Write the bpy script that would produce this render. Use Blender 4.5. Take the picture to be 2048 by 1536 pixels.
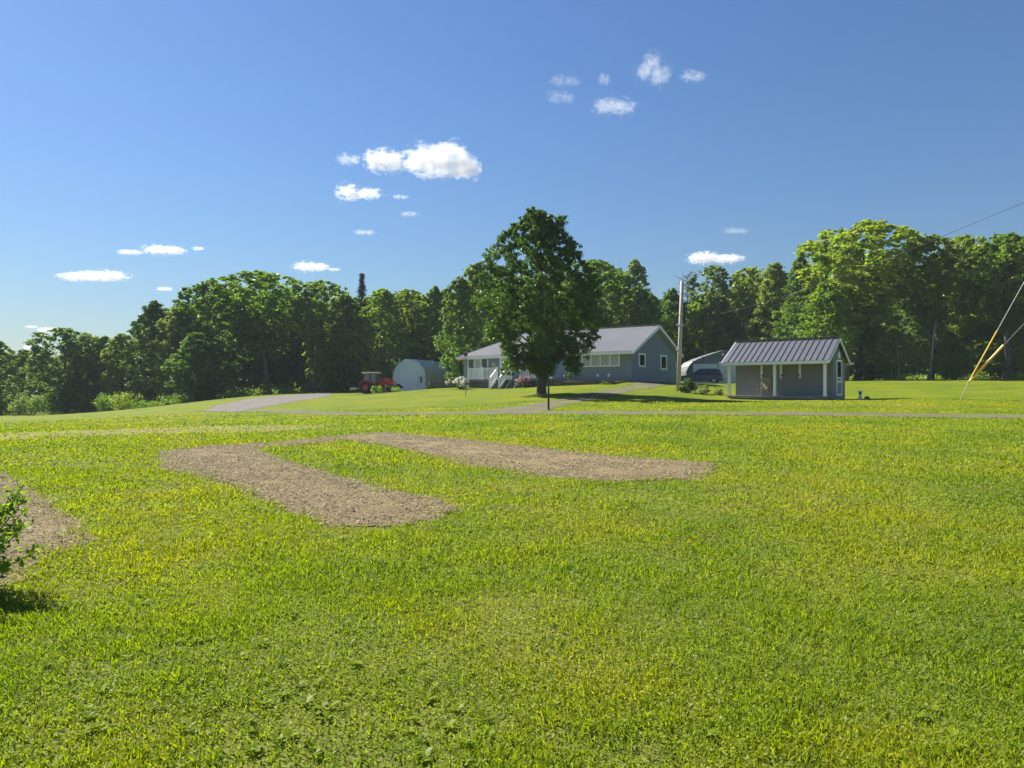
import bpy, math, random
import numpy as np
from mathutils import Vector, Matrix

for o in list(bpy.data.objects):
    bpy.data.objects.remove(o, do_unlink=True)
S = bpy.context.scene
COL = S.collection
R_ = math.radians
rng = np.random.default_rng(7)
random.seed(7)

# ------------------------------------------------------------------ camera, sky, sun, exposure
FPX, CX, HY, EYE = 1500.0, 1024.0, 780.0, 1.6          # focal length and horizon of the 2048 px wide photograph
cam_d = bpy.data.cameras.new('camera')
cam = bpy.data.objects.new('camera', cam_d); COL.objects.link(cam)
cam_d.sensor_width = 36.0
cam_d.lens = 36.0 * FPX / 2048.0
cam_d.clip_start = 0.05; cam_d.clip_end = 30000
cam.location = (0, 0, EYE)
cam.rotation_euler = (R_(90) + math.atan((HY - 768) / FPX), 0, 0)
S.camera = cam

SUN_AZ, SUN_EL = R_(-50), R_(42)                        # azimuth from +Y, negative = left
sun_dir = Vector((math.sin(SUN_AZ) * math.cos(SUN_EL), math.cos(SUN_AZ) * math.cos(SUN_EL), math.sin(SUN_EL)))
world = bpy.data.worlds.new('World'); S.world = world
world.use_nodes = True
wn, wl = world.node_tree.nodes, world.node_tree.links
wn.clear()
wo = wn.new('ShaderNodeOutputWorld'); bg = wn.new('ShaderNodeBackground'); sky = wn.new('ShaderNodeTexSky')
sky.sky_type = 'NISHITA'; sky.sun_disc = False
sky.sun_elevation = SUN_EL; sky.sun_rotation = SUN_AZ
sky.air_density = 1.6; sky.dust_density = 0.3; sky.ozone_density = 6.0; sky.altitude = 0
bg.inputs['Strength'].default_value = 0.05
smx = wn.new('ShaderNodeMix'); smx.data_type = 'RGBA'; smx.blend_type = 'MULTIPLY'; smx.inputs[0].default_value = 1.0
smx.inputs[7].default_value = (.585, .705, .925, 1)        # clear, deep blue northern sky
wl.new(sky.outputs[0], smx.inputs[6]); wl.new(smx.outputs[2], bg.inputs['Color']); wl.new(bg.outputs[0], wo.inputs['Surface'])
sun_l = bpy.data.lights.new('sun', 'SUN'); sun_l.energy = 5.0; sun_l.angle = R_(0.5); sun_l.color = (1.0, 0.945, 0.84)
sun = bpy.data.objects.new('sun', sun_l); COL.objects.link(sun)
sun.rotation_euler = (-sun_dir).to_track_quat('-Z', 'Y').to_euler()
sun.location = (-60, 30, 60)
S.view_settings.view_transform = 'Standard'; S.view_settings.look = 'None'
S.view_settings.exposure = 1.2; S.view_settings.gamma = 1.0
S.cycles.max_bounces = 12; S.cycles.diffuse_bounces = 5; S.cycles.transparent_max_bounces = 16; S.cycles.volume_bounces = 10
S.cycles.volume_step_rate = 0.5

# ------------------------------------------------------------------ small helpers
def tag(o, label=None, cat=None, group=None, kind=None):
    if label: o['label'] = label
    if cat: o['category'] = cat
    if group: o['group'] = group
    if kind: o['kind'] = kind
    return o

def thing(name, label, cat, loc=(0, 0, 0), rz=0.0, group=None):
    o = bpy.data.objects.new(name, None); COL.objects.link(o)
    o.location = loc; o.rotation_euler = (0, 0, rz); o.empty_display_size = 0.3
    return tag(o, label, cat, group)

def np_mesh(name, v, f, mats=(), fmat=None, smooth=False):
    """mesh from arrays; f is (M,3) or (M,4) or a list of such arrays"""
    me = bpy.data.meshes.new(name)
    v = np.asarray(v, dtype=np.float32).reshape(-1, 3)
    fs = f if isinstance(f, list) else [f]
    fs = [np.asarray(a, dtype=np.int32) for a in fs if len(a)]
    me.vertices.add(len(v)); me.vertices.foreach_set('co', v.ravel())
    loops = np.concatenate([a.ravel() for a in fs])
    tot = np.concatenate([np.full(len(a), a.shape[1], np.int32) for a in fs])
    start = np.concatenate([[0], np.cumsum(tot)[:-1]]).astype(np.int32)
    me.loops.add(len(loops)); me.loops.foreach_set('vertex_index', loops)
    me.polygons.add(len(tot)); me.polygons.foreach_set('loop_start', start)
    for m in mats: me.materials.append(m)
    if fmat is not None: me.polygons.foreach_set('material_index', np.asarray(fmat, np.int32))
    if smooth: me.polygons.foreach_set('use_smooth', np.ones(len(tot), bool))
    me.update(calc_edges=True)
    return me

def link(name, me, parent=None, loc=None):
    o = bpy.data.objects.new(name, me); COL.objects.link(o)
    if parent: o.parent = parent
    if loc is not None: o.location = loc
    return o

class MB:
    def __init__(s): s.v = []; s.f = []
    def add(s, vs, fs):
        b = len(s.v); s.v += [tuple(p) for p in vs]; s.f += [tuple(b + i for i in q) for q in fs]; return s
    def box(s, x0, x1, y0, y1, z0, z1):
        return s.add([(x0,y0,z0),(x1,y0,z0),(x1,y1,z0),(x0,y1,z0),(x0,y0,z1),(x1,y0,z1),(x1,y1,z1),(x0,y1,z1)],
                     [(0,3,2,1),(4,5,6,7),(0,1,5,4),(1,2,6,5),(2,3,7,6),(3,0,4,7)])
    def beam(s, p, q, w, h, up=(0, 0, 1)):
        """rectangular bar from p to q"""
        p, q, up = Vector(p), Vector(q), Vector(up)
        d = (q - p).normalized(); sd = d.cross(up)
        if sd.length < 1e-4: sd = d.cross(Vector((0, 1, 0)))
        sd.normalize(); u = sd.cross(d)
        vs = []
        for c in (p, q):
            for a, b in ((-1,-1),(1,-1),(1,1),(-1,1)):
                vs.append(c + sd * (a * w / 2) + u * (b * h / 2))
        return s.add(vs, [(0,3,2,1),(4,5,6,7),(0,1,5,4),(1,2,6,5),(2,3,7,6),(3,0,4,7)])
    def tube(s, pts, rad, n=8, cap=True):
        pts = [Vector(p) for p in pts]
        if not hasattr(rad, '__len__'): rad = [rad] * len(pts)
        b = len(s.v); k = len(pts)
        prev = None
        for i, p in enumerate(pts):
            d = (pts[min(i + 1, k - 1)] - pts[max(i - 1, 0)]).normalized()
            ref = Vector((0, 0, 1)) if abs(d.z) < 0.9 else Vector((1, 0, 0))
            if prev is None: a = d.cross(ref).normalized()
            else: a = (prev - d * prev.dot(d)).normalized()
            prev = a; c = d.cross(a)
            for j in range(n):
                t = 2 * math.pi * j / n
                s.v.append(tuple(p + (a * math.cos(t) + c * math.sin(t)) * rad[i]))
        for i in range(k - 1):
            for j in range(n):
                s.f.append((b + i*n + j, b + i*n + (j+1) % n, b + (i+1)*n + (j+1) % n, b + (i+1)*n + j))
        if cap:
            s.f.append(tuple(b + j for j in reversed(range(n)))); s.f.append(tuple(b + (k-1)*n + j for j in range(n)))
        return s
    def prism(s, poly, a, b, axis='y'):
        """2D polygon extruded from a to b along an axis; polygon coords are the two other axes in order"""
        def P(u, v, t): return {'x': (t, u, v), 'y': (u, t, v), 'z': (u, v, t)}[axis]
        n = len(poly); vs = [P(u, v, a) for u, v in poly] + [P(u, v, b) for u, v in poly]
        return s.add(vs, [tuple(range(n)), tuple(reversed(range(n, 2*n)))] + [(i, i+n, (i+1) % n + n, (i+1) % n) for i in range(n)])
    def ball(s, c, r, n=10, m=7):
        c = Vector(c); r = Vector(r) if hasattr(r, '__len__') else Vector((r, r, r))
        b = len(s.v)
        for i in range(m + 1):
            t = math.pi * i / m
            for j in range(n):
                p = 2 * math.pi * j / n
                s.v.append((c.x + r.x*math.sin(t)*math.cos(p), c.y + r.y*math.sin(t)*math.sin(p), c.z + r.z*math.cos(t)))
        for i in range(m):
            for j in range(n):
                s.f.append((b+i*n+j, b+(i+1)*n+j, b+(i+1)*n+(j+1) % n, b+i*n+(j+1) % n))
        return s
    def build(s, name, mat, parent=None, bevel=0, smooth=False):
        me = bpy.data.meshes.new(name); me.from_pydata(s.v, [], s.f)
        import bmesh
        bm = bmesh.new(); bm.from_mesh(me); bmesh.ops.recalc_face_normals(bm, faces=bm.faces); bm.to_mesh(me); bm.free()
        if smooth:
            for p in me.polygons: p.use_smooth = True
        me.materials.append(mat)
        o = link(name, me, parent)
        if bevel:
            md = o.modifiers.new('bevel', 'BEVEL'); md.width = bevel; md.segments = 2; md.limit_method = 'ANGLE'; md.angle_limit = R_(35)
        return o

# ------------------------------------------------------------------ materials
def newmat(name):
    m = bpy.data.materials.new(name); m.use_nodes = True
    nt = m.node_tree; nt.nodes.clear()
    out = nt.nodes.new('ShaderNodeOutputMaterial')
    return m, nt, out

class NT:
    """tiny node-building shorthand"""
    def __init__(s, nt): s.nt = nt
    def n(s, t, **kw):
        x = s.nt.nodes.new(t)
        for k, v in kw.items():
            if k.startswith('i_'):
                x.inputs[k[2:].replace('_', ' ')].default_value = v
            else: setattr(x, k, v)
        return x
    def l(s, a, b): s.nt.links.new(a, b)
    def math(s, op, a, b=None, c=None, clamp=False):
        x = s.nt.nodes.new('ShaderNodeMath'); x.operation = op; x.use_clamp = clamp
        for i, q in enumerate((a, b, c)):
            if q is None: continue
            if isinstance(q, (int, float)): x.inputs[i].default_value = q
            else: s.l(q, x.inputs[i])
        return x.outputs[0]
    def noise(s, vec, scale, detail=4, rough=0.6, dim='3D'):
        x = s.n('ShaderNodeTexNoise', noise_dimensions=dim)
        x.inputs['Scale'].default_value = scale; x.inputs['Detail'].default_value = detail; x.inputs['Roughness'].default_value = rough
        if vec is not None: s.l(vec, x.inputs['Vector'])
        return x.outputs['Fac']
    def ramp(s, fac, stops):
        x = s.n('ShaderNodeValToRGB'); e = x.color_ramp.elements
        while len(e) < len(stops): e.new(0.5)
        for q, (p, c) in zip(e, stops):
            q.position = p; q.color = (c[0], c[1], c[2], 1) if hasattr(c, '__len__') else (c, c, c, 1)
        s.l(fac, x.inputs[0]); return x.outputs[0]
    def mix(s, fac, a, b, mode='MIX'):
        x = s.n('ShaderNodeMix', data_type='RGBA', blend_type=mode)
        for sock, q in ((x.inputs[0], fac), (x.inputs[6], a), (x.inputs[7], b)):
            if isinstance(q, (int, float)): sock.default_value = q
            elif isinstance(q, tuple): sock.default_value = (q[0], q[1], q[2], 1)
            else: s.l(q, sock)
        return x.outputs[2]

def paint(name, col, rough=0.5, metal=0.0, var=0.12, scale=3.0, bump=0.0, bscale=40.0, spec=0.5, stripes=None):
    m, nt, out = newmat(name); t = NT(nt)
    p = t.n('ShaderNodeBsdfPrincipled'); tc = t.n('ShaderNodeTexCoord')
    f = t.noise(tc.outputs['Object'], scale, 5, 0.65)
    c = t.ramp(f, [(0.3, tuple(x * (1 - var) for x in col)), (0.7, tuple(min(1, x * (1 + var)) for x in col))])
    t.l(c, p.inputs['Base Color'])
    p.inputs['Roughness'].default_value = rough; p.inputs['Metallic'].default_value = metal
    p.inputs['Specular IOR Level'].default_value = spec
    h = None
    if stripes:                                      # (axis, period): lap siding or boards
        ax, per = stripes
        sx = t.n('ShaderNodeSeparateXYZ'); t.l(tc.outputs['Object'], sx.inputs[0])
        h = t.math('FRACT', t.math('DIVIDE', sx.outputs[ax], per))
        bn = t.n('ShaderNodeBump'); bn.inputs['Strength'].default_value = 0.5; bn.inputs['Distance'].default_value = 0.012
        t.l(h, bn.inputs['Height']); t.l(bn.outputs[0], p.inputs['Normal'])
    elif bump:
        bn = t.n('ShaderNodeBump'); bn.inputs['Strength'].default_value = bump; bn.inputs['Distance'].default_value = 0.01
        t.l(t.noise(tc.outputs['Object'], bscale, 4, 0.6), bn.inputs['Height']); t.l(bn.outputs[0], p.inputs['Normal'])
    t.l(p.outputs[0], out.inputs['Surface'])
    return m

def leafmat(name, c1, c2, c3, trans=0.45, tint=(1.0, 1.15, 0.35), objvar=0.5):
    """diffuse + translucent leaves; hue varies leaf by leaf, clump by clump and tree by tree"""
    m, nt, out = newmat(name); t = NT(nt)
    g = t.n('ShaderNodeNewGeometry'); oi = t.n('ShaderNodeObjectInfo'); tc = t.n('ShaderNodeTexCoord')
    f = t.math('ADD', t.math('MULTIPLY', g.outputs['Random Per Island'], 0.45), t.math('MULTIPLY', t.noise(tc.outputs['Object'], 0.6, 3), 0.55))
    f = t.math('ADD', f, t.math('MULTIPLY', t.math('SUBTRACT', oi.outputs['Random'], 0.5), objvar))
    c = t.ramp(f, [(0.15, c1), (0.5, c2), (0.85, c3)])
    d = t.n('ShaderNodeBsdfDiffuse'); t.l(c, d.inputs[0])
    tr = t.n('ShaderNodeBsdfTranslucent'); t.l(t.mix(1.0, c, tint, 'MULTIPLY'), tr.inputs[0])
    mx = t.n('ShaderNodeMixShader'); mx.inputs[0].default_value = trans
    t.l(d.outputs[0], mx.inputs[1]); t.l(tr.outputs[0], mx.inputs[2])
    gl = t.n('ShaderNodeBsdfGlossy'); gl.inputs['Roughness'].default_value = 0.45; gl.inputs[0].default_value = (1, 1, 1, 1)
    m2 = t.n('ShaderNodeMixShader'); m2.inputs[0].default_value = 0.03
    t.l(mx.outputs[0], m2.inputs[1]); t.l(gl.outputs[0], m2.inputs[2])
    t.l(m2.outputs[0], out.inputs['Surface'])
    return m

M = {}
M['leaf_maple'] = leafmat('leaf_maple', (.062,.118,.028), (.098,.168,.034), (.150,.235,.040), 0.44)
M['leaf_wood'] = leafmat('leaf_wood', (.125,.205,.054), (.192,.282,.062), (.280,.370,.072), 0.57)
M['leaf_pale'] = leafmat('leaf_pale', (.16,.215,.085), (.23,.29,.11), (.30,.36,.14), 0.57)
M['leaf_dry'] = leafmat('leaf_dry', (.09,.09,.035), (.14,.14,.05), (.17,.17,.07), 0.4)
M['needle'] = leafmat('needle', (.018,.036,.020), (.025,.050,.024), (.035,.062,.028), 0.15, (1,1,1))
M['leaf_shrub'] = leafmat('leaf_shrub', (.11,.20,.026), (.175,.275,.032), (.26,.36,.036), 0.58)
M['leaf_warm'] = leafmat('leaf_warm', (.175,.235,.040), (.265,.33,.048), (.36,.42,.058), 0.6)
M['leaf_young'] = leafmat('leaf_young', (.17,.26,.02), (.26,.35,.024), (.37,.44,.03), 0.6)
M['leaf_round'] = leafmat('leaf_round', (.06,.10,.03), (.09,.14,.04), (.13,.18,.05), 0.35)
M['petal_white'] = leafmat('petal_white', (.62,.62,.52), (.75,.74,.66), (.85,.84,.78), 0.3, (1,1,.95))
M['petal_pink'] = leafmat('petal_pink', (.62,.28,.32), (.72,.36,.40), (.8,.5,.5), 0.3, (1,.9,.9))
M['bark'] = paint('bark', (.10,.085,.07), 0.9, var=.4, scale=6, bump=.8, bscale=14)
M['bark_pale'] = paint('bark_pale', (.30,.27,.23), 0.9, var=.35, scale=5, bump=.6, bscale=14)
M['siding_house'] = paint('siding_house', (.175,.21,.27), 0.55, var=.05, scale=.8, stripes=(2, .12))
M['siding_shed'] = paint('siding_shed', (.19,.195,.205), 0.6, var=.07, scale=1.2, stripes=(0, .2))
M['roof_house'] = paint('roof_house', (.24,.24,.252), 0.46, metal=.12, var=.06, scale=.7)
M['roof_shed'] = paint('roof_shed', (.12,.124,.14), 0.44, metal=.15, var=.08, scale=.9)
M['white'] = paint('white', (.82,.82,.81), 0.5, var=.05, scale=2)
M['soffit'] = paint('soffit', (.55,.52,.47), 0.6, var=.06)
M['glass_dark'] = paint('glass_dark', (.015,.018,.02), 0.04, var=.2, scale=1, spec=.8)
M['glass_cab'] = paint('glass_cab', (.10,.15,.18), 0.08, var=.3, scale=1.2, spec=.9)
M['glass_blind'] = paint('glass_blind', (.30,.34,.33), 0.12, var=.08, scale=.8, spec=.8)
M['timber'] = paint('timber', (.10,.085,.075), 0.9, var=.35, scale=4, bump=.6, bscale=20)
M['timber_grey'] = paint('timber_grey', (.22,.21,.20), 0.85, var=.25, scale=3, bump=.4, bscale=20)
M['stone_dark'] = paint('stone_dark', (.10,.10,.11), 0.9, var=.4, scale=2.5, bump=.8, bscale=6)
M['pole'] = paint('pole', (.42,.38,.33), 0.85, var=.25, scale=5, bump=.5, bscale=12)
M['metal'] = paint('metal', (.45,.46,.47), 0.38, metal=.75, var=.1)
M['galv'] = paint('galv', (.50,.51,.53), 0.48, metal=.5, var=.12, scale=1.2)
M['hutwall'] = paint('hutwall', (.74,.75,.76), 0.5, metal=.05, var=.08, scale=1)
M['shell_dark'] = paint('shell_dark', (.17,.17,.185), 0.6, metal=.3, var=.15)
M['shell_pale'] = paint('shell_pale', (.58,.585,.58), 0.5, metal=.35, var=.12, scale=1.2)
M['wire'] = paint('wire', (.03,.03,.032), 0.6)
M['cable'] = paint('cable', (.32,.32,.33), 0.5, metal=.5)
M['yellow'] = paint('yellow', (.78,.50,.03), 0.45, var=.15, scale=4)
M['black'] = paint('black', (.018,.018,.02), 0.5)
M['rubber'] = paint('rubber', (.022,.022,.024), 0.85, var=.3, scale=8)
M['red'] = paint('red', (.42,.022,.030), 0.35, var=.12, scale=2)
M['pinkish'] = paint('pinkish', (.62,.42,.42), 0.45, var=.06)
M['suv'] = paint('suv', (.07,.078,.098), 0.25, metal=.5, var=.06)
M['tail'] = paint('tail', (.55,.03,.02), 0.25)
M['wicker'] = paint('wicker', (.36,.31,.22), 0.8, var=.2, scale=20, bump=.6, bscale=60)
M['orange'] = paint('orange', (.55,.20,.08), 0.6)
M['redbit'] = paint('redbit', (.5,.04,.03), 0.4)

# ------------------------------------------------------------------ terrain: thin-plate surface through points read off the photograph
def Wp(px, py, Y): return ((px - CX) / FPX * Y, Y, EYE - (py - HY) / FPX * Y)
ctl = [(-6,0,0),(6,0,0),(0,3,0),(-8,5,.03),(8,5,.05),(0,8,.10),(0,-12,-.15),(45,-12,0),(-45,-12,0),(-45,20,.0),(45,18,.35),
       (0,135,3.0),(80,135,4.5),(-85,135,-1.5),(80,80,3.0),(80,40,1.0),(-80,60,-1.6),(-85,100,-2.6),(-40,135,1.0),(40,135,3.6)]
for a in [(1024,884,18),(1800,884,18),(300,890,17),(0,872,21),(2048,832,28),(1500,827,28.5),(1100,826,30),(960,828,31),(700,827,38),
          (500,823,42),(400,822,46),(200,838,46),(0,845,44),(0,833,62),(200,827,66),(330,813,74),(400,803,78),(0,832,95),(180,828,95),
          (300,820,90),(520,791,85),(650,787,80),(740,787,86),(870,779,94),(700,784,100),(560,787,98),(600,806,58),(800,801,56),(900,786,62),
          (870,777,68),(980,777,65.5),(1083,788,48),(960,805,44),(1090,811,37),(1200,801,41),(1455,798,45.5),(1653,800,42),(1690,799,45),
          (1360,782,52),(1264,763,60),(1354,766,67),(1230,774,56),(1110,774,60),(1420,768,83),(1445,766,90),(1750,762,70),(2048,761,68),
          (750,788,73),(800,784,72),(690,790,73),(1800,796,42),(2048,801,40),(1900,776,55),(1550,779,60)]:
    ctl.append(Wp(*a))
ctl = np.array(ctl)
_s = 40.0
def _phi(r2): return np.where(r2 > 0, 0.5 * r2 * np.log(np.maximum(r2, 1e-12)), 0.0)
_P = ctl[:, :2] / _s; _n = len(_P)
_K = _phi(((_P[:, None] - _P[None]) ** 2).sum(-1)) + 0.0025 * np.eye(_n)
_A = np.zeros((_n + 3, _n + 3)); _A[:_n, :_n] = _K
_A[:_n, _n] = 1; _A[:_n, _n+1:] = _P; _A[_n, :_n] = 1; _A[_n+1:, :_n] = _P.T
_w = np.linalg.solve(_A, np.concatenate([ctl[:, 2], [0, 0, 0]]))
def gz(x, y):
    x = np.asarray(x, float); y = np.asarray(y, float); sh = np.broadcast(x, y).shape
    q = np.stack([np.clip(np.broadcast_to(x, sh), -85, 80).ravel(), np.clip(np.broadcast_to(y, sh), -12, 130).ravel()], -1) / _s
    out = np.empty(len(q))
    for i in range(0, len(q), 20000):
        c = q[i:i+20000]
        out[i:i+20000] = _phi(((c[:, None] - _P[None]) ** 2).sum(-1)) @ _w[:_n] + _w[_n] + c @ _w[_n+1:]
    return out.reshape(sh)
def g1(x, y): return float(gz(x, y))
def G(px, Y, dz=0.0):
    x = (px - CX) / FPX * Y
    return Vector((x, Y, g1(x, Y) + dz))
_YS = np.concatenate([np.arange(2, 20, .05), np.arange(20, 125, .1)])
def pick(px, py):
    """ground point seen at a pixel of the photograph"""
    xs = (px - CX) / FPX * _YS
    d = EYE - (py - HY) / FPX * _YS - gz(xs, _YS)
    k = np.argmax(d <= 0)
    if d[k] > 0: k = int(np.argmin(d))
    return (xs[k], _YS[k])

def lines(lo, hi, step, far, gr=1.25):
    a = list(np.arange(lo, hi + 1e-6, step)); s = step; x = hi; up = []
    while x < far: s *= gr; x += s; up.append(x)
    s = step; x = lo; dn = []
    while x > -far: s *= gr; x -= s; dn.append(x)
    return np.array(dn[::-1] + a + up)

def fbm(x, y, seed=0, octs=4, base=1.0):
    """cheap value noise for jitter"""
    r = np.zeros_like(np.asarray(x, float)); amp = 1.0; fr = base
    for o in range(octs):
        xi = np.floor(x * fr).astype(int); yi = np.floor(y * fr).astype(int)
        fx = x * fr - xi; fy = y * fr - yi
        fx = fx*fx*(3-2*fx); fy = fy*fy*(3-2*fy)
        def h(a, b):
            n = (a * 374761393 + b * 668265263 + (seed + o) * 1442695) & 0x7fffffff
            n = ((n ^ (n >> 13)) * 1274126177) & 0x7fffffff
            return (n & 0xffff) / 65535.0 - .5
        r += amp * ((h(xi, yi)*(1-fx) + h(xi+1, yi)*fx)*(1-fy) + (h(xi, yi+1)*(1-fx) + h(xi+1, yi+1)*fx)*fy)
        amp *= .5; fr *= 2
    return r

def polydist(x, y, poly):
    """signed distance to a polygon, negative inside"""
    p = np.asarray(poly, float); n = len(p)
    d = np.full(x.shape, 1e9); ins = np.zeros(x.shape, bool)
    for i in range(n):
        a, b = p[i], p[(i+1) % n]; e = b - a
        wx, wy = x - a[0], y - a[1]
        t = np.clip((wx*e[0] + wy*e[1]) / max(e @ e, 1e-9), 0, 1)
        d = np.minimum(d, np.hypot(wx - t*e[0], wy - t*e[1]))
        c = ((a[1] > y) != (b[1] > y)) & (x < (b[0]-a[0]) * (y - a[1]) / (b[1] - a[1] + 1e-12) + a[0])
        ins ^= c
    return np.where(ins, -d, d)

# ground colours ------------------------------------------------------------
def lawn_color(t, vec):
    """patchy lawn: yellow clover, green grass, bluish grass, straw"""
    a = t.noise(vec, 0.35, 5, 0.6); b = t.noise(vec, 1.7, 5, 0.65); c = t.noise(vec, 0.09, 4, 0.5)
    base = t.ramp(a, [(0.34, (.105,.175,.014)), (0.50, (.152,.215,.012)), (0.66, (.205,.235,.012))])
    blue = t.ramp(b, [(0.52, 0.0), (0.68, 1.0)])
    base = t.mix(t.math('MULTIPLY', blue, 0.6), base, (.10,.150,.035))
    straw = t.ramp(t.math('ADD', t.math('MULTIPLY', b, .5), t.math('MULTIPLY', c, .5)), [(0.53, 0.0), (0.66, 1.0)])
    return t.mix(t.math('MULTIPLY', straw, 0.5), base, (.27,.24,.095))

m, nt, out = newmat('lawn'); t = NT(nt)
tc = t.n('ShaderNodeTexCoord'); p = t.n('ShaderNodeBsdfPrincipled')
col = lawn_color(t, tc.outputs['Object'])
fine = t.noise(tc.outputs['Object'], 9.0, 6, 0.75)
col = t.mix(1.0, col, t.ramp(fine, [(0.3, (.66,.60,.30)), (0.7, (1.04,.96,.45))]), 'MULTIPLY')
sp = t.n('ShaderNodeSeparateXYZ'); t.l(tc.outputs['Object'], sp.inputs[0])      # thatch and bare earth under the modelled blades of the near lawn
nearf = t.ramp(t.math('DIVIDE', sp.outputs[1], 40.0), [(.28, 1.0), (.60, 0.0)])
col = t.mix(t.math('MULTIPLY', nearf, .75), col, t.mix(t.ramp(t.noise(tc.outputs['Object'], 70.0, 4, .7), [(.38, 0.0), (.62, 1.0)]), (.045,.050,.014), (.22,.225,.055)))
t.l(col, p.inputs['Base Color']); p.inputs['Roughness'].default_value = 0.95; p.inputs['Specular IOR Level'].default_value = 0.1
bn = t.n('ShaderNodeBump'); bn.inputs['Strength'].default_value = 0.6; bn.inputs['Distance'].default_value = 0.05
t.l(t.noise(tc.outputs['Object'], 14.0, 5, 0.75), bn.inputs['Height']); t.l(bn.outputs[0], p.inputs['Normal'])
t.l(p.outputs[0], out.inputs['Surface']); M['lawn'] = m

m, nt, out = newmat('grass_blade'); t = NT(nt)
tc = t.n('ShaderNodeTexCoord'); g = t.n('ShaderNodeNewGeometry')
col = lawn_color(t, tc.outputs['Object'])
rv = t.ramp(g.outputs['Random Per Island'], [(0.0, (.85,1.0,.8)), (0.5, (1.46,1.33,1.0)), (0.9, (1.8,1.55,1.0)), (1.0, (2.0,1.7,2.4))])
col = t.mix(1.0, col, rv, 'MULTIPLY')
d = t.n('ShaderNodeBsdfDiffuse'); t.l(col, d.inputs[0])
tr = t.n('ShaderNodeBsdfTranslucent'); t.l(t.mix(1.0, col, (1.35,1.35,.35), 'MULTIPLY'), tr.inputs[0])
mx = t.n('ShaderNodeMixShader'); mx.inputs[0].default_value = 0.52
t.l(d.outputs[0], mx.inputs[1]); t.l(tr.outputs[0], mx.inputs[2])
gl = t.n('ShaderNodeBsdfGlossy'); gl.inputs['Roughness'].default_value = 0.5
m2 = t.n('ShaderNodeMixShader'); m2.inputs[0].default_value = 0.015
t.l(mx.outputs[0], m2.inputs[1]); t.l(gl.outputs[0], m2.inputs[2])
t.l(m2.outputs[0], out.inputs['Surface']); M['grass'] = m

def sheetmat(name, c1, c2, c3, edge, bscale, bump=.7, grassy=0.0):
    """soil or gravel sheet with a ragged edge taken from the distance to its outline"""
    m, nt, out = newmat(name); t = NT(nt)
    tc = t.n('ShaderNodeTexCoord'); p = t.n('ShaderNodeBsdfPrincipled'); at = t.n('ShaderNodeAttribute', attribute_name='edge')
    v = tc.outputs['Object']
    f = t.math('ADD', t.math('MULTIPLY', t.noise(v, bscale, 5, .75), .65), t.math('MULTIPLY', t.noise(v, .8, 4, .6), .35))
    c = t.ramp(f, [(0.36, c1), (0.5, c2), (0.64, c3)])
    if grassy: c = t.mix(t.ramp(t.noise(v, 1.1, 5, .7), [(.46, 0.0), (.58, grassy)]), c, (.14,.165,.03))
    t.l(c, p.inputs['Base Color']); p.inputs['Roughness'].default_value = .95; p.inputs['Specular IOR Level'].default_value = .1
    bn = t.n('ShaderNodeBump'); bn.inputs['Strength'].default_value = bump; bn.inputs['Distance'].default_value = .03
    t.l(t.noise(v, bscale * .8, 5, .7), bn.inputs['Height']); t.l(bn.outputs[0], p.inputs['Normal'])
    j = t.math('MULTIPLY', t.math('SUBTRACT', t.math('ADD', t.math('MULTIPLY', t.noise(v, 1.2, 3), .6), t.math('MULTIPLY', t.noise(v, 7.0, 4, .7), .4)), .5), edge * 2)
    al = t.math('LESS_THAN', t.math('ADD', at.outputs['Fac'], j), 0.0)
    tr = t.n('ShaderNodeBsdfTransparent'); mx = t.n('ShaderNodeMixShader')
    t.l(al, mx.inputs[0]); t.l(tr.outputs[0], mx.inputs[1]); t.l(p.outputs[0], mx.inputs[2])
    t.l(mx.outputs[0], out.inputs['Surface'])
    return m
M['soil'] = sheetmat('soil', (.125,.093,.048), (.23,.178,.094), (.335,.27,.152), .6, 34, 1.0)
M['gravel'] = sheetmat('gravel', (.11,.102,.090), (.155,.145,.128), (.205,.195,.172), 1.0, 9, .5)
M['track'] = sheetmat('track', (.09,.075,.055), (.13,.112,.085), (.18,.155,.12), 1.0, 9, .5, .9)
M['dry'] = sheetmat('dry', (.16,.135,.05), (.215,.18,.07), (.265,.22,.09), 1.6, 8, .5, .9)

def sheet(name, poly, mat, lift, res, margin, bumpy=0.0, label=None):
    p = np.asarray(poly, float)
    lo = p.min(0) - margin - res; hi = p.max(0) + margin + res
    xs = np.arange(lo[0], hi[0], res); ys = np.arange(lo[1], hi[1], res)
    X, Y = np.meshgrid(xs, ys); D = polydist(X, Y, poly)
    Z = gz(X, Y) + lift
    if bumpy: Z = Z + bumpy * (fbm(X, Y, 3, 4, 2.5) + .7) * np.clip(-D * 1.6, 0, 1)
    keep = D < margin
    nx = len(xs); I = np.arange(X.size).reshape(X.shape)
    q = np.stack([I[:-1,:-1], I[:-1,1:], I[1:,1:], I[1:,:-1]], -1).reshape(-1, 4)
    k = keep.ravel(); q = q[k[q].any(1)]
    used = np.unique(q); mp = np.full(X.size, -1); mp[used] = np.arange(len(used))
    me = np_mesh(name, np.stack([X, Y, Z], -1).reshape(-1, 3)[used], mp[q], [mat], smooth=True)
    a = me.attributes.new('edge', 'FLOAT', 'POINT'); a.data.foreach_set('value', D.ravel()[used].astype(np.float32))
    o = link(name, me); tag(o, label, None, None, 'structure')
    return o

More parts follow.
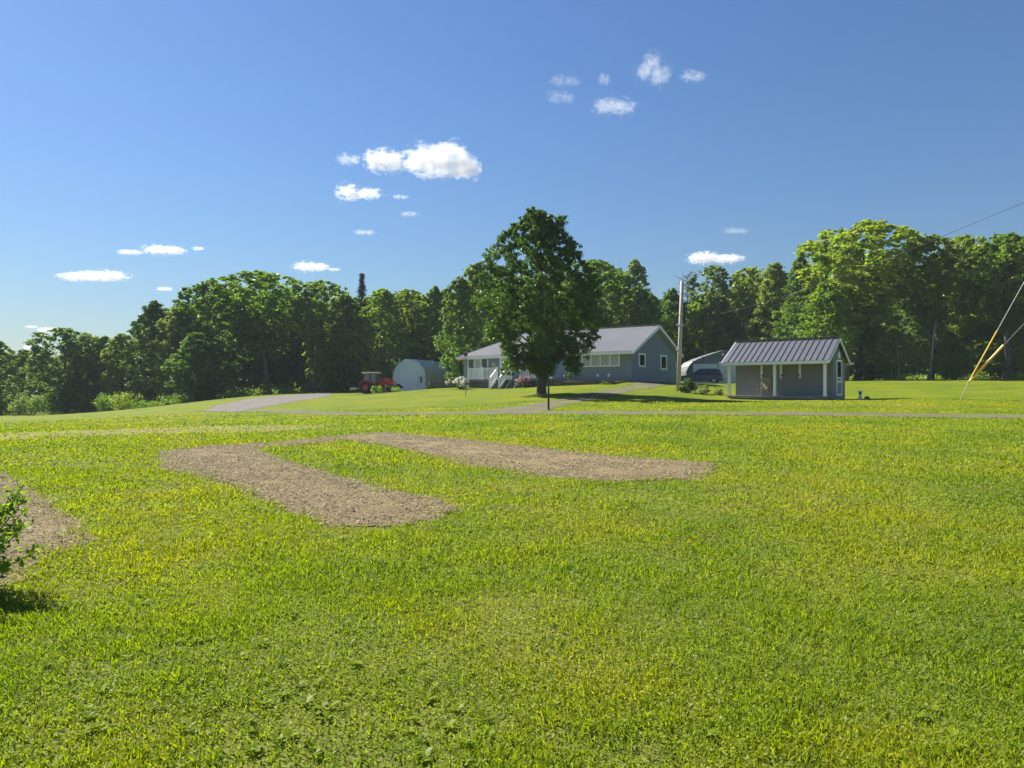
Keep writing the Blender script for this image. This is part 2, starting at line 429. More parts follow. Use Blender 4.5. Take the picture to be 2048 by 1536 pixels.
# ------------------------------------------------------------------ ground
xs = lines(-84, 78, .45, 1300, 1.3); ys = lines(-6, 126, .45, 1300, 1.3)
X, Y = np.meshgrid(xs, ys); Z = gz(X, Y)
I = np.arange(X.size).reshape(X.shape)
me = np_mesh('ground', np.stack([X, Y, Z], -1).reshape(-1, 3), np.stack([I[:-1,:-1], I[:-1,1:], I[1:,1:], I[1:,:-1]], -1).reshape(-1, 4), [M['lawn']], smooth=True)
tag(link('ground', me), 'mown yellow-green lawn rising gently to the house and the woods', None, None, 'structure')

BED = [pick(*q) for q in [(312,905),(420,893),(560,886),(700,871),(770,866),(900,877),(1010,889),(1120,902),(1220,913),(1330,921),(1435,929),(1425,945),(1385,960),
       (1240,966),(1110,957),(1020,945),(945,933),(860,911),(800,897),(745,889),(690,882),(600,891),(515,899),(560,918),(640,942),(760,976),(870,999),
       (930,1020),(860,1046),(770,1060),(645,1052),(540,1008),(430,962),(325,942)]]
BED2 = [pick(*q) for q in [(-160,925),(0,942),(75,986),(140,1030),(200,1080),(120,1105),(72,1142),(-20,1195),(-260,1230)]]
sheet('soil_bed', BED, M['soil'], .006, .10, .45, .03, 'tilled brown soil bed in a bent U shape across the lawn')
sheet('soil_bed', BED2, M['soil'], .006, .10, .45, .03, 'tilled brown soil strip behind the leafy shrub at the lawn edge')
DRY = [pick(*q) for q in [(-60,868),(200,860),(420,852),(640,850),(660,856),(500,866),(300,868),(100,876),(-60,884)]]
sheet('dry_lawn_strip', DRY, M['dry'], .004, .3, 1.8, 0, 'strip of dry straw coloured grass across the far lawn')

def ribbon(cl, w):
    cl = np.array(cl, float); d = np.gradient(cl, axis=0); n = np.stack([-d[:, 1], d[:, 0]], -1); n /= np.linalg.norm(n, axis=1)[:, None]
    w = np.asarray(w, float).reshape(-1, 1) * np.ones((len(cl), 1))
    return list(map(tuple, cl + n * w / 2)) + list(map(tuple, (cl - n * w / 2)[::-1]))
def cl(*a): return [((px - CX) / FPX * y, y) for px, y in a]
lane = ribbon(cl((2500,26.5),(2250,27.2),(2048,27.6),(1750,28.2),(1500,28.6),(1250,29.4),(1050,30.6),(900,32.6),(760,35.6),(640,39.2),(520,43.0),(430,46)), 2.3)
sheet('gravel_lane', lane, M['track'], .008, .25, .8, 0, 'narrow gravel lane crossing the lawn below the house')
pad = [pick(*q) for q in [(392,823),(430,812),(480,801),(540,793),(600,789),(650,787),(668,790),(640,796),(585,804),(540,812),(505,819),(470,825)]]
sheet('gravel_drive', pad, M['gravel'], .012, .3, .9, 0, 'wide grey gravel drive curving up towards the tractor')
br = ribbon([pick(985,828), pick(1060,815), pick(1130,803), pick(1180,793), pick(1235,781), pick(1290,771), G(1335,63)[:2]], [4.2,2.7,2.2,2.0,2.0,2.3,2.8])
sheet('house_track', br, M['track'], .012, .25, .8, 0, 'gravel track running up past the maple to the house gable')

# near grass: real blades and clover leaves, larger and fewer with distance ----------------
def grass():
    vs, n_tot = [], 0
    bands = [(2.6,4.2,7600),(4.2,6,5200),(6,9,2900),(9,13,1300),(13,19,560),(19,26,250),(26,34,130),(34,42,70)]
    for y0, y1, dens in bands:
        w0 = .72 * y1 + 2.2
        n = int(dens * 2 * w0 * (y1 - y0))
        x = rng.uniform(-w0, w0, n); y = rng.uniform(y0, y1, n)
        k = np.abs(x) < .72 * y + 2.0
        x, y = x[k], y[k]
        jit = .34 * fbm(x, y, 11, 4, 1.5) + .13 * rng.normal(size=len(x))
        dmin = np.minimum(polydist(x, y, BED), polydist(x, y, BED2))
        k = (dmin + jit > rng.exponential(.10, len(x)) - .16) | (rng.random(len(x)) < .05 * np.clip(.2 + 2.2 * fbm(x, y, 77, 3, 1.1), 0, 1))
        if y1 > 24: k &= (polydist(x, y, lane) + .15 * rng.normal(size=len(x)) > 0) & (polydist(x, y, pad) > 0) & (polydist(x, y, br) + .1 * rng.normal(size=len(x)) > 0)
        x, y = x[k], y[k]
        thin = fbm(x, y, 5, 4, .9)                       # worn, thinner patches
        k = rng.random(len(x)) < np.clip(1.05 + 1.1 * thin + .4 * fbm(x, y, 61, 2, 5.0), .6, 1) * np.where((polydist(x, y, DRY) < .3 * rng.normal(size=len(x))) if y1 > 16 else False, .3, 1)
        x, y = x[k], y[k]; n = len(x)
        z = gz(x, y); sc = max(1.0, (y0 + y1) / 2 / 5.2) ** .85
        tuft = 1 + .9 * fbm(x, y, 21, 3, 2.2); hs = sc ** .25; edge_ = np.clip((42 - y) / 24, .25, 1)
        blade = rng.random(n) < np.clip(.56 + .5 * fbm(x, y, 33, 3, .5), .3, .88)
        az = rng.uniform(0, 2*np.pi, n)
        P = np.stack([x, y, z], -1)
        # blades
        h = rng.uniform(.018, .048, n) * hs * tuft * edge_; lean = rng.uniform(.1, .9, n) * h; wd = rng.uniform(.0025, .0048, n) * sc * 1.15
        dirv = np.stack([np.cos(az), np.sin(az), np.zeros(n)], -1); sd = np.stack([-np.sin(az), np.cos(az), np.zeros(n)], -1)
        b0 = P - sd * wd[:, None]; b1 = P + sd * wd[:, None]
        mid = P + dirv * (lean * .35)[:, None] + np.array([0,0,1]) * (h * .6)[:, None]
        tip = P + dirv * lean[:, None] + np.array([0,0,1]) * h[:, None]
        Q1 = np.stack([b0, b1, mid + sd * wd[:, None] * .8, tip], 1)
        # clover and broad leaves
        ln = rng.uniform(.011, .024, n) * sc; hh = rng.uniform(.010, .034, n) * hs * tuft * edge_
        tl = rng.normal(0, .55, (n, 2)); nn = np.stack([tl[:, 0], tl[:, 1], np.ones(n)], -1); nn /= np.linalg.norm(nn, axis=1)[:, None]
        t1 = np.cross(nn, sd); t1 /= np.linalg.norm(t1, axis=1)[:, None]; t2 = np.cross(nn, t1)
        c = P + np.array([0,0,1]) * hh[:, None]
        wl_ = ln * rng.uniform(.35, .75, n)
        Q2 = np.stack([c - t1*ln[:, None]*.5, c + t2*wl_[:, None]*.5 + t1*ln[:, None]*.1, c + t1*ln[:, None]*.5, c - t2*wl_[:, None]*.5 + t1*ln[:, None]*.1], 1)
        vs.append(np.where(blade[:, None, None], Q1, Q2).reshape(-1, 3))
    # broad-leaved weed rosettes and taller tufts that the mower missed
    nw = 1500; wy = 2.8 + 11 * rng.random(nw) ** 1.5; wx = rng.uniform(-1, 1, nw) * (.72 * wy + 1.5)
    k = (np.minimum(polydist(wx, wy, BED), polydist(wx, wy, BED2)) > .05) & (fbm(wx, wy, 91, 3, .6) + .25 * rng.normal(size=nw) > .02)
    for x0, y0 in zip(wx[k], wy[k]):
        z0 = g1(x0, y0); m_ = rng.integers(5, 9); a = rng.uniform(0, 6.28) + np.arange(m_) * 6.28 / m_ + rng.normal(0, .25, m_)
        d = np.stack([np.cos(a), np.sin(a), rng.uniform(.15, .75, m_)], -1); sd = np.stack([-np.sin(a), np.cos(a), 0 * a], -1)
        L = rng.uniform(.022, .055, m_)[:, None]; c = np.array([x0, y0, z0 + .012]); w = L * rng.uniform(.22, .34)
        vs.append(np.stack([c + 0 * d, c + d * L * .6 + sd * w, c + d * L * [1, 1, .75], c + d * L * .6 - sd * w], 1).reshape(-1, 3))
    v = np.concatenate(vs); f = np.arange(len(v)).reshape(-1, 4)
    print('grass', len(f))
    o = link('grass', np_mesh('grass', v, f, [M['grass']]))
    tag(o, 'short mown grass and clover covering the near lawn', 'grass', None, 'stuff')
grass()

def clods():
    vv, ff, base = [], [], 0
    for poly, n in ((BED, 42000), (BED2, 12000)):
        p = np.array(poly); lo, hi = p.min(0), p.max(0)
        x = rng.uniform(lo[0], hi[0], n * 3); y = rng.uniform(max(3, lo[1]), hi[1], n * 3)
        k = polydist(x, y, poly) < -.04; x, y = x[k][:n], y[k][:n]; n = len(x)
        z = gz(x, y) + .03; P = np.stack([x, y, z], -1)
        r = rng.gamma(1.6, .0030, n) + .0045; straw = rng.random(n) < .6
        az = rng.uniform(0, 6.28, n); d = np.stack([np.cos(az), np.sin(az), rng.uniform(-.1, .5, n)], -1); e = np.stack([-np.sin(az), np.cos(az), 0*az], -1)
        L = np.where(straw, rng.uniform(.02, .06, n), r)[:, None]; Wd = np.where(straw, .0045, r * .9)[:, None]; Hh = np.where(straw, .006, r * 1.1)[:, None]
        up = np.array([0, 0, 1.0])
        q = np.stack([P - d*L - e*Wd*.3, P + e*Wd, P + d*L, P - e*Wd, P + up*Hh + e*Wd*.2], 1)
        f = np.array([(0,1,4),(1,2,4),(2,3,4),(3,0,4)])
        vv.append(q.reshape(-1, 3)); ff.append((np.arange(n)[:, None, None]*5 + f[None]).reshape(-1, 3) + base); base += n*5
    tag(link('soil_clods', np_mesh('soil_clods', np.concatenate(vv), np.concatenate(ff), [M['clod']])), 'loose clods and straw bits lying on the tilled soil', 'soil clods', None, 'stuff')
m, nt, out = newmat('clod'); t = NT(nt)
g = t.n('ShaderNodeNewGeometry'); p = t.n('ShaderNodeBsdfPrincipled'); p.inputs['Roughness'].default_value = .95
t.l(t.ramp(g.outputs['Random Per Island'], [(0, (.08,.058,.03)), (.5, (.185,.142,.074)), (.85, (.28,.225,.12)), (1, (.37,.31,.17))]), p.inputs['Base Color']); t.l(p.outputs[0], out.inputs['Surface']); M['clod'] = m
clods()

# ------------------------------------------------------------------ foliage
def leaves(cent, outw, size, up=.55, rnd=.7, aspect=.62):
    n = len(cent)
    nn = outw * .6 + np.array([0, 0, 1]) * up + rng.normal(0, rnd, (n, 3)); nn /= np.linalg.norm(nn, axis=1)[:, None] + 1e-9
    a = rng.normal(size=(n, 3)); t1 = np.cross(nn, a); t1 /= np.linalg.norm(t1, axis=1)[:, None] + 1e-9; t2 = np.cross(nn, t1)
    l = (np.asarray(size) * rng.uniform(.6, 1.25, n))[:, None] * .5; w = l * aspect
    return np.stack([cent - t1*l, cent + t2*w + nn*l*.15, cent + t1*l, cent - t2*w + nn*l*.15], 1).reshape(-1, 3)

PROF = {   # crown outline: relative height in the crown -> relative radius
    'ovate': ([0,.07,.2,.43,.6,.81,.92,1],[.35,.6,.92,1,.86,.56,.36,.10]),
    'maple': ([0,.08,.15,.23,.34,.48,.59,.70,.81,.895,.98,1],[.12,.36,.60,.80,.90,1,.95,.80,.60,.42,.22,.08]),
    'round': ([0,.1,.3,.55,.75,.9,1],[.4,.7,.95,1,.85,.55,.15]),
    'broad': ([0,.15,.4,.65,.82,.94,1],[.3,.6,.88,1,.92,.62,.2]),
    'tall':  ([0,.1,.35,.6,.8,.93,1],[.45,.75,1,.95,.72,.42,.12]),
}
def gen_tree(H, R, cb, prof, nclump, nleaf, leaf, crad=(.16,.28), trunk_r=None, limb_n=16, flat=.82, lopside=(0, 0), shell=.35, lobes=14, straight=1.0, boughs=()):
    """returns trunk (MB) and crown vertices of one broadleaf tree, base at the origin"""
    px_, pr_ = PROF[prof]
    tr = MB(); r0 = trunk_r or H * .0125
    wob = rng.normal(0, .012 * H, (5, 2)) * straight; wob[0] = 0
    zs = np.array([-.35, .12*H, .35*H, .6*H, .86*H]); wob = np.cumsum(wob, 0) * .6
    pts = [(wob[i, 0], wob[i, 1], zs[i]) for i in range(5)]
    tr.tube(pts, [r0*1.25, r0, r0*.8, r0*.5, r0*.15], 8)
    tr.tube([(0,0,-.3),(0,0,.25)], [r0*1.9, r0*1.02], 8)
    def axis(z): return np.array([np.interp(z, zs, wob[:, 0]), np.interp(z, zs, wob[:, 1])])
    lob = [(rng.uniform(0, 2*np.pi), rng.uniform(.1, .95), rng.uniform(-.34, .28)) for _ in range(lobes)]
    cents, rads = [], []
    ph = rng.uniform(0, 6.28)
    for i in range(nclump):
        s = (i + rng.random()) / nclump
        s = s ** .92
        az = ph + i * 2.39996 + rng.normal(0, .35)
        env = np.interp(s, px_, pr_) * R
        for la, ls, lw in lob:
            env *= 1 + lw * math.exp(-((math.cos(az-la)-1)**2)*3 - ((s-ls)/.18)**2)
        env *= 1 + lopside[0]*math.cos(az) + lopside[1]*math.sin(az)
        rr = env * (1 - shell * rng.random() ** 1.6) if rng.random() < .78 else env * rng.uniform(.15, .7)
        z = cb*H + s * (H*(1 - cb)) * .97
        c = axis(z); k = rng.uniform(*crad) * R * (1 - .45*s)
        rr = max(0, rr - k*.6)
        cents.append((c[0] + rr*math.cos(az), c[1] + rr*math.sin(az), z - k*.4)); rads.append(k)
    for bx, bz, bk in boughs:                            # single boughs reaching out of the crown
        for j in range(9):
            cents.append((bx * rng.uniform(.55, 1), rng.normal(0, .8), bz + rng.normal(0, .28) - .25 * (1 - j / 8))); rads.append(bk * rng.uniform(.7, 1.1))
    cents = np.array(cents); rads = np.array(rads); nclump = len(cents)
    order = np.argsort(-rads)[:]; step = max(1, nclump // limb_n)
    for i in range(0, nclump, step):
        c = cents[i]; zb = max(cb*H*.75, c[2] - .55*np.hypot(c[0], c[1]) - .2); a = axis(zb)
        midp = (a[0]*.45 + c[0]*.55, a[1]*.45 + c[1]*.55, zb*.55 + c[2]*.45 + .05*R)
        rb = r0 * .36 * (1 - .6 * zb / H)
        tr.tube([(a[0], a[1], zb), midp, tuple(c)], [rb, rb*.6, rb*.2], 5)
    nsub = 7; si = np.repeat(np.arange(nclump), nsub)
    sv = rng.normal(size=(len(si), 3)); sv /= np.linalg.norm(sv, axis=1)[:, None]
    sc_ = cents[si] + sv * (rads[si] * rng.uniform(.35, 1.0, len(si)))[:, None] * np.array([1, 1, flat])
    sr = rads[si] * rng.uniform(.28, .5, len(si))
    idx = np.repeat(np.arange(len(si)), max(4, nleaf // nsub))
    dv = rng.normal(size=(len(idx), 3)); dv /= np.linalg.norm(dv, axis=1)[:, None]
    pos = sc_[idx] + dv * (sr[idx] * rng.random(len(idx)) ** .5)[:, None] * (1 + .5 * np.abs(rng.normal(size=(len(idx), 1))) * (rng.random((len(idx), 1)) < .25)) * np.array([1, 1, .8])
    dv = dv * .45 + sv[idx] * .55
    return tr, leaves(pos, dv, np.full(len(pos), leaf))

def crown_mesh(v, mat):
    return np_mesh('crown', v, np.arange(len(v)).reshape(-1, 4), [mat])

def trunk_mesh(tr, mat):
    me = bpy.data.meshes.new('trunk'); me.from_pydata(tr.v, [], tr.f); me.materials.append(mat)
    for p in me.polygons: p.use_smooth = True
    return me

VAR = []   # (H, R, trunk mesh, crown mesh, raw crown vertices, trunk builder)
for H, Rr, cb, pf, nc, nl, lf in [(14,3.4,.08,'broad',230,112,.27),(15,3.0,.10,'tall',230,112,.26),(13,3.6,.06,'round',240,112,.28),(16,3.3,.10,'ovate',240,112,.27),
                                  (14,2.6,.05,'tall',210,105,.25),(12,3.2,.04,'round',220,112,.26),(15,3.6,.34,'broad',200,112,.28),(15,3.0,.36,'broad',170,105,.26)]:
    tr, cv = gen_tree(H, Rr, cb, pf, nc, nl, lf)
    VAR.append((H, Rr, trunk_mesh(tr, M['bark']), cv, tr))
_cache = {}
def wood_tree(px, Y, top, wpx, var, label, mat='leaf_wood', name='broadleaf_tree', group='trees along the edge of the wood', cat='tree'):
    b = G(px, Y, -.05)
    H = EYE + (HY - top) / FPX * Y - b.z
    H0, R0, tm, cv, _ = VAR[var]
    if (var, mat) not in _cache: _cache[(var, mat)] = crown_mesh(cv, M[mat])
    root = thing(name, label, cat, b, rng.uniform(0, 6.28), group)
    sx = (wpx * 1.28 / 2 / FPX * Y) / R0; root.scale = (sx, sx, H / H0 * 1.0)
    link('trunk', tm, root); link('crown', _cache[(var, mat)], root)
    return root

WT = [  # px, distance, top py, crown width px, variant, label, leaves
 (5,104,678,70,4,'narrow tree at the far left end of the woods, cut by the picture edge','leaf_wood'),
 (48,116,696,85,2,'hazy low tree behind two small bushes at the far left end','leaf_pale'),
 (85,112,690,60,4,'slim tree with a thin pointed top beside the low cloud','leaf_pale'),
 (132,104,652,110,0,'tall rounded tree left of the dip in the left treeline','leaf_wood'),
 (172,108,662,90,2,'pale loose tree right of the tall rounded one on the left','leaf_pale'),
 (216,106,668,70,4,'slim dark topped tree in the dip of the left treeline','leaf_wood'),
 (246,104,664,80,1,'mid green tree standing behind the sunny edge bushes','leaf_wood'),
 (312,100,596,100,3,'dark tapering tree stepping up above the left treeline','leaf_maple'),
 (352,97,604,95,1,'pale leaning tree in front of the dark tapering tree','leaf_pale'),
 (420,98,557,130,0,'broad tree with a spiky tip left of the tallest tree there','leaf_shrub'),
 (395,92,662,110,5,'low leafy tree on the wood edge above the gravel curve','leaf_shrub'),
 (533,100,540,165,6,'big broad headed maple with a bare crooked trunk above the drive','leaf_shrub'),
 (592,108,585,90,3,'shaded tree between the big broad maple and its neighbour','leaf_maple'),
 (652,102,555,120,0,'domed tree left of the dark spruce spire','leaf_wood'),
 (700,101,585,85,4,'bright topped tree touching the spruce on its left side','leaf_wood'),
 (764,101,572,100,2,'round tree just right of the spruce spire','leaf_wood'),
 (820,106,573,95,0,'full tree above the round metal shed','leaf_warm'),
 (868,104,568,80,3,'narrower tree above the back end of the metal shed','leaf_shrub'),
 (924,84,548,84,1,'leaning leafy tree hugging the left side of the house roof','leaf_wood'),
 (955,93,520,115,2,'tall tree directly behind the left edge of the big maple','leaf_wood'),
 (1190,88,514,120,6,'tree behind the right flank of the big maple','leaf_wood'),
 (1262,92,512,80,4,'tall pale thin-leaved tree above the house ridge','leaf_pale'),
 (1228,94,532,90,0,'green tree filling between the maple and the pale thin tree','leaf_shrub'),
 (1290,86,575,90,5,'low round tree directly behind the house gable','leaf_wood'),
 (1345,102,572,75,2,'small yellow green tree left of the utility pole top','leaf_shrub'),
 (1432,104,527,90,7,'open crowned tree with a layered top right of the pole','leaf_pale'),
 (1405,103,585,100,5,'low leafy tree behind the grey garage roof','leaf_shrub'),
 (1495,103,530,95,0,'rounded tree above the left end of the porch shed','leaf_warm'),
 (1552,98,520,100,2,'full green tree above the middle of the porch shed roof','leaf_warm'),
 (1606,82,508,90,3,'tree with a side branch reaching left over the shed ridge','leaf_wood'),
 (1715,80,440,205,6,'tallest and widest tree of the right hand wood','leaf_warm'),
 (1650,76,560,100,5,'low sunlit tree right behind the porch shed gable','leaf_shrub'),
 (1862,78,466,120,7,'high crowned tree right of the gap with a leaning pale trunk','leaf_warm'),
 (1930,80,468,105,6,'tree below the point where the wire meets the treetops','leaf_warm'),
 (2010,76,462,120,7,'yellow green tree above the yellow guy guards','leaf_shrub'),
 (2085,74,455,130,6,'tree at the far right end, cut by the picture edge','leaf_warm'),
 (1788,75,655,75,5,'small bright sapling in front of the dark trunks right of the shed','leaf_shrub'),
 (1905,77,672,70,5,'young leafy tree between the leaning pale trunk and the guy wires','leaf_shrub'),
 (1985,79,640,95,5,'low leafy tree behind the upper ends of the yellow guards','leaf_warm'),
 (1745,79,640,90,5,'low shady tree between the shed gable and the bright sapling','leaf_wood'),
 (1815,86,540,90,3,'darker lower tree seen through the gap beside the tallest tree','leaf_wood'),
]
for (px, Y, top, w, var, lab, mt) in WT: wood_tree(px, Y, top, w, var, lab, mt)

# visible bare trunks inside the wood edge
def bare_trunk(px, Y, toppy, lean, r, label, mat='bark_pale'):
    b = G(px, Y, -.1); h = EYE + (HY - toppy) / FPX * Y - b.z
    root = thing('leaning_trunk', label, 'tree trunk', b, 0, 'bare trunks showing in the dark wood')
    mb = MB(); mb.tube([(0,0,0),(lean*.3,0,h*.35),(lean*.55,.1,h*.7),(lean,.2,h)], [r*1.3,r,r*.8,r*.55], 7)
    for k in range(3):
        z = h*(.55+.15*k); s = (-1)**k
        mb.tube([(lean*z/h*.85,0,z),(lean*z/h+s*.5,.1,z+.5),(lean*z/h+s*.9,.1,z+1.2)],[r*.35,r*.22,r*.08],5)
    mb.build('trunk', M[mat], root, smooth=True)
bare_trunk(543, 96, 690, -1.6, .12, 'crooked grey trunk bending left under the big broad maple', 'bark')
bare_trunk(1858, 76.5, 640, .9, .13, 'pale leaning trunk in the dark wood left of the guy wires')
bare_trunk(1694, 78, 660, .05, .16, 'straight grey trunk just behind the porch shed gable')
bare_trunk(1798, 74, 670, -.1, .09, 'thin trunk standing over the yellow plants at the wood edge')
bare_trunk(627, 91, 690, .2, .10, 'thin dark trunk left of the tractor', 'bark')

# bare twiggy tree behind the pole
def twig_tree():
    b = G(1374, 106); top = EYE + (HY - 536) / FPX * 106 - b.z
    root = thing('bare_tree', 'twiggy nearly leafless tree top showing behind the utility pole', 'tree', b)
    mb = MB(); mb.tube([(0,0,0),(.1,0,top*.5),(0,0,top*.93)], [.13,.09,.03], 7)
    tips = []
    for i in range(46):
        z = top * rng.uniform(.6, .95); a = rng.uniform(0, 6.28); l = rng.uniform(.6, 2.2) * (1.15 - .5*(z/top))
        p = (l*math.cos(a), l*math.sin(a), z + l*rng.uniform(.15, .6))
        mb.tube([(0,0,z),(p[0]*.5,p[1]*.5,z*.45+p[2]*.55),p],[.045,.03,.015],4)
        for k in range(4):
            q = tuple(np.array(p) + rng.normal(0, .38, 3)); mb.tube([(p[0]*.6,p[1]*.6,z*.4+p[2]*.6), q],[.02,.012],3); tips.append(q)
    mb.build('trunk', M['bark'], root)
    tp = np.repeat(np.array(tips), 5, 0) + rng.normal(0, .22, (len(tips)*5, 3))
    link('crown', crown_mesh(leaves(tp, rng.normal(size=tp.shape), np.full(len(tp), .13)), M['leaf_dry']), root)
twig_tree()

# spruce spire
def spruce(px, Y, top, R, label):
    b = G(px, Y); H = EYE + (HY - top) / FPX * Y - b.z
    root = thing('spruce_tree', label, 'tree', b)
    mb = MB(); mb.tube([(0,0,-.2),(0,0,H*.98)], [.22,.02], 7)
    vv = []
    z = H * .12
    while z < H * .985:
        s = z / H; r = R * (1 - s) ** .8 + .12; nb = 9
        for k in range(nb):
            a = rng.uniform(0, 6.28); l = r * rng.uniform(.7, 1.1)
            e = np.array([l*math.cos(a), l*math.sin(a), -l*.22])
            mb.tube([(0,0,z), tuple(e + [0,0,z])], [.03,.008], 3)
            n = int(10 + 40 * l); tt = rng.uniform(.1, 1.05, n)[:, None]
            c = np.array([0,0,z]) + e*tt + rng.normal(0, .09, (n, 3)) * [1,1,.6]
            vv.append(leaves(c, np.tile(e/ max(l,.01), (n, 1)), np.full(n, .22), .5, .5, .45))
        z += .26 + .12*(1 - s)
    mb.build('trunk', M['bark'], root)
    link('crown', crown_mesh(np.concatenate(vv), M['needle']), root)
spruce(724, 108, 541, 2.2, 'dark pointed spruce rising above the broadleaf treetops')

# depth of the wood: the mass behind the front trees
def back_wood():
    crowns, tv, tf, base = [], [], [], 0
    spots = []
    for px in np.concatenate([np.arange(-760, -60, 46), np.arange(-60, 2200, 38), np.arange(2200, 2900, 46)]):
        for row in range(3):
            x = px + rng.uniform(-16, 16)
            if x < 250: Y0, top = 118, np.interp(x, [-60,0,50,130,250], [690,700,715,690,690])
            else: Y0, top = np.interp(x, [250,500,900,1200,1500,1700,2100],[112,112,112,112,108,96,90]), np.interp(x, [250,330,420,530,600,700,850,960,1100,1250,1330,1400,1480,1600,1700,1800,1830,1900,2100],[668,615,575,565,590,588,582,552,540,560,600,592,555,530,475,512,560,485,478])
            spots.append((x, Y0 + row*6 + rng.uniform(-2, 2), top + rng.uniform(-4, 22), rng.integers(0, 7)))
    for x, Y, top, var in spots:
        H0, R0, tm, cv, tr = VAR[var]
        b = G(x, Y, -.1); H = max(6.0, EYE + (HY - top) / FPX * Y - b.z); a = rng.uniform(0, 6.28)
        q = cv.reshape(-1, 4, 3); q = q[rng.random(len(q)) < .38]
        c = q.mean(1, keepdims=True); q = (c + (q - c) * 1.7).reshape(-1, 3)
        sx = rng.uniform(.9, 1.2); ca, sa = math.cos(a)*sx, math.sin(a)*sx
        def T(p): return np.stack([p[:,0]*ca - p[:,1]*sa + b.x, p[:,0]*sa + p[:,1]*ca + b.y, p[:,2]*H/H0 + b.z], -1)
        crowns.append(T(q))
        v = T(np.array([(0,0,-.2),(0,0,H0*.9)])); mb = MB(); mb.tube(v, [.2,.06], 5)
        tv += mb.v; tf += [tuple(i + base for i in f) for f in mb.f if len(f) == 4]; base = len(tv)
    c = np.concatenate(crowns); print('back wood', len(c)//4)
    v = np.concatenate([c, np.array(tv)]); f = np.concatenate([np.arange(len(c)).reshape(-1, 4), np.array(tf) + len(c)])
    me = np_mesh('back_wood', v, f, [M['leaf_wood'], M['bark']], np.concatenate([np.zeros(len(c)//4, int), np.ones(len(tf), int)]))
    tag(link('back_wood', me), 'dense dark mass of wood behind the front row of trees', 'wood', None, 'stuff')
back_wood()

# undergrowth along the wood edge
def edge_growth():
    vv = []
    for px in np.arange(-40, 2140, 5):
        if 690 < px < 880: Y = 112
        elif px < 300: Y = np.interp(px, [-40,180,300],[106,104,97])
        else: Y = np.interp(px, [300,450,690,880,1150,1250,1350,1500,1700,2140],[95,96,104,110,96,102,103,103,80,76])
        for k in range(5):
            x = px + rng.uniform(-6, 6); y = Y + rng.uniform(0, 9); b = G(x, y)
            n = 34 if px < 1620 else 14; h = rng.uniform(.5, 1.6) * (1 if px < 1620 else .35) + (1.2 if px < 300 else 0) * rng.random()
            c = np.array(b) + rng.normal(0, 1, (n, 3)) * [.5,.5,0] + np.stack([np.zeros(n), np.zeros(n), rng.uniform(0, h, n)], -1)
            vv.append(leaves(c, rng.normal(size=(n, 3)), np.full(n, .26)))
    for px in np.arange(-40, 2140, 7):
        Y = np.interp(px, [-40,300,690,880,1150,1400,1500,1700,2140],[118,112,118,120,112,108,100,90,86])
        for k in range(4):
            b = G(px + rng.uniform(-8, 8), Y + rng.uniform(0, 14)); n = 40; h = rng.uniform(1.5, 4.5)
            c = np.array(b) + rng.normal(0, 1, (n, 3)) * [.8,.8,0] + np.stack([np.zeros(n), np.zeros(n), rng.uniform(0, h, n)], -1)
            vv.append(leaves(c, rng.normal(size=(n, 3)), np.full(n, .5)))
    v = np.concatenate(vv)
    tag(link('undergrowth', crown_mesh(v, M['leaf_wood'])), 'low dark undergrowth along the foot of the wood', 'undergrowth', None, 'stuff')
edge_growth()

# the big maple in front of the house
def maple():
    global rng
    keep, rng = rng, np.random.default_rng(MAPLE_SEED)
    b = G(1083, 48, -.02); H = EYE + (HY - 411) / FPX * 48 - b.z
    root = thing('maple_tree', 'large full maple standing alone on the lawn in front of the house', 'tree', b)
    tr, cv = gen_tree(H, 3.95, .135, 'maple', 540, 168, .17, crad=(.09,.20), trunk_r=.27, limb_n=34, lopside=(-.13, 0), shell=.5, lobes=20, straight=.3,
        boughs=[(-4.1,6.1,.6),(-3.7,4.3,.6),(-3.0,8.2,.5),(2.4,9.3,.45),(3.3,3.2,.55),(3.0,6.0,.6),(1.4,10.9,.4),(-.8,11.4,.35),(-2.6,2.3,.5),(2.6,2.0,.5)])
    tr.tube([(.0,0,.3),(.35,-.1,1.4),(.9,-.2,2.8)],[.16,.12,.07],7); tr.tube([(-.1,0,.9),(-.5,-.2,1.9),(-1.3,-.3,3.0)],[.15,.11,.06],7)
    link('trunk', trunk_mesh(tr, M['bark']), root); link('crown', crown_mesh(cv, M['leaf_maple']), root)
    rng = keep
MAPLE_SEED = 3
maple()

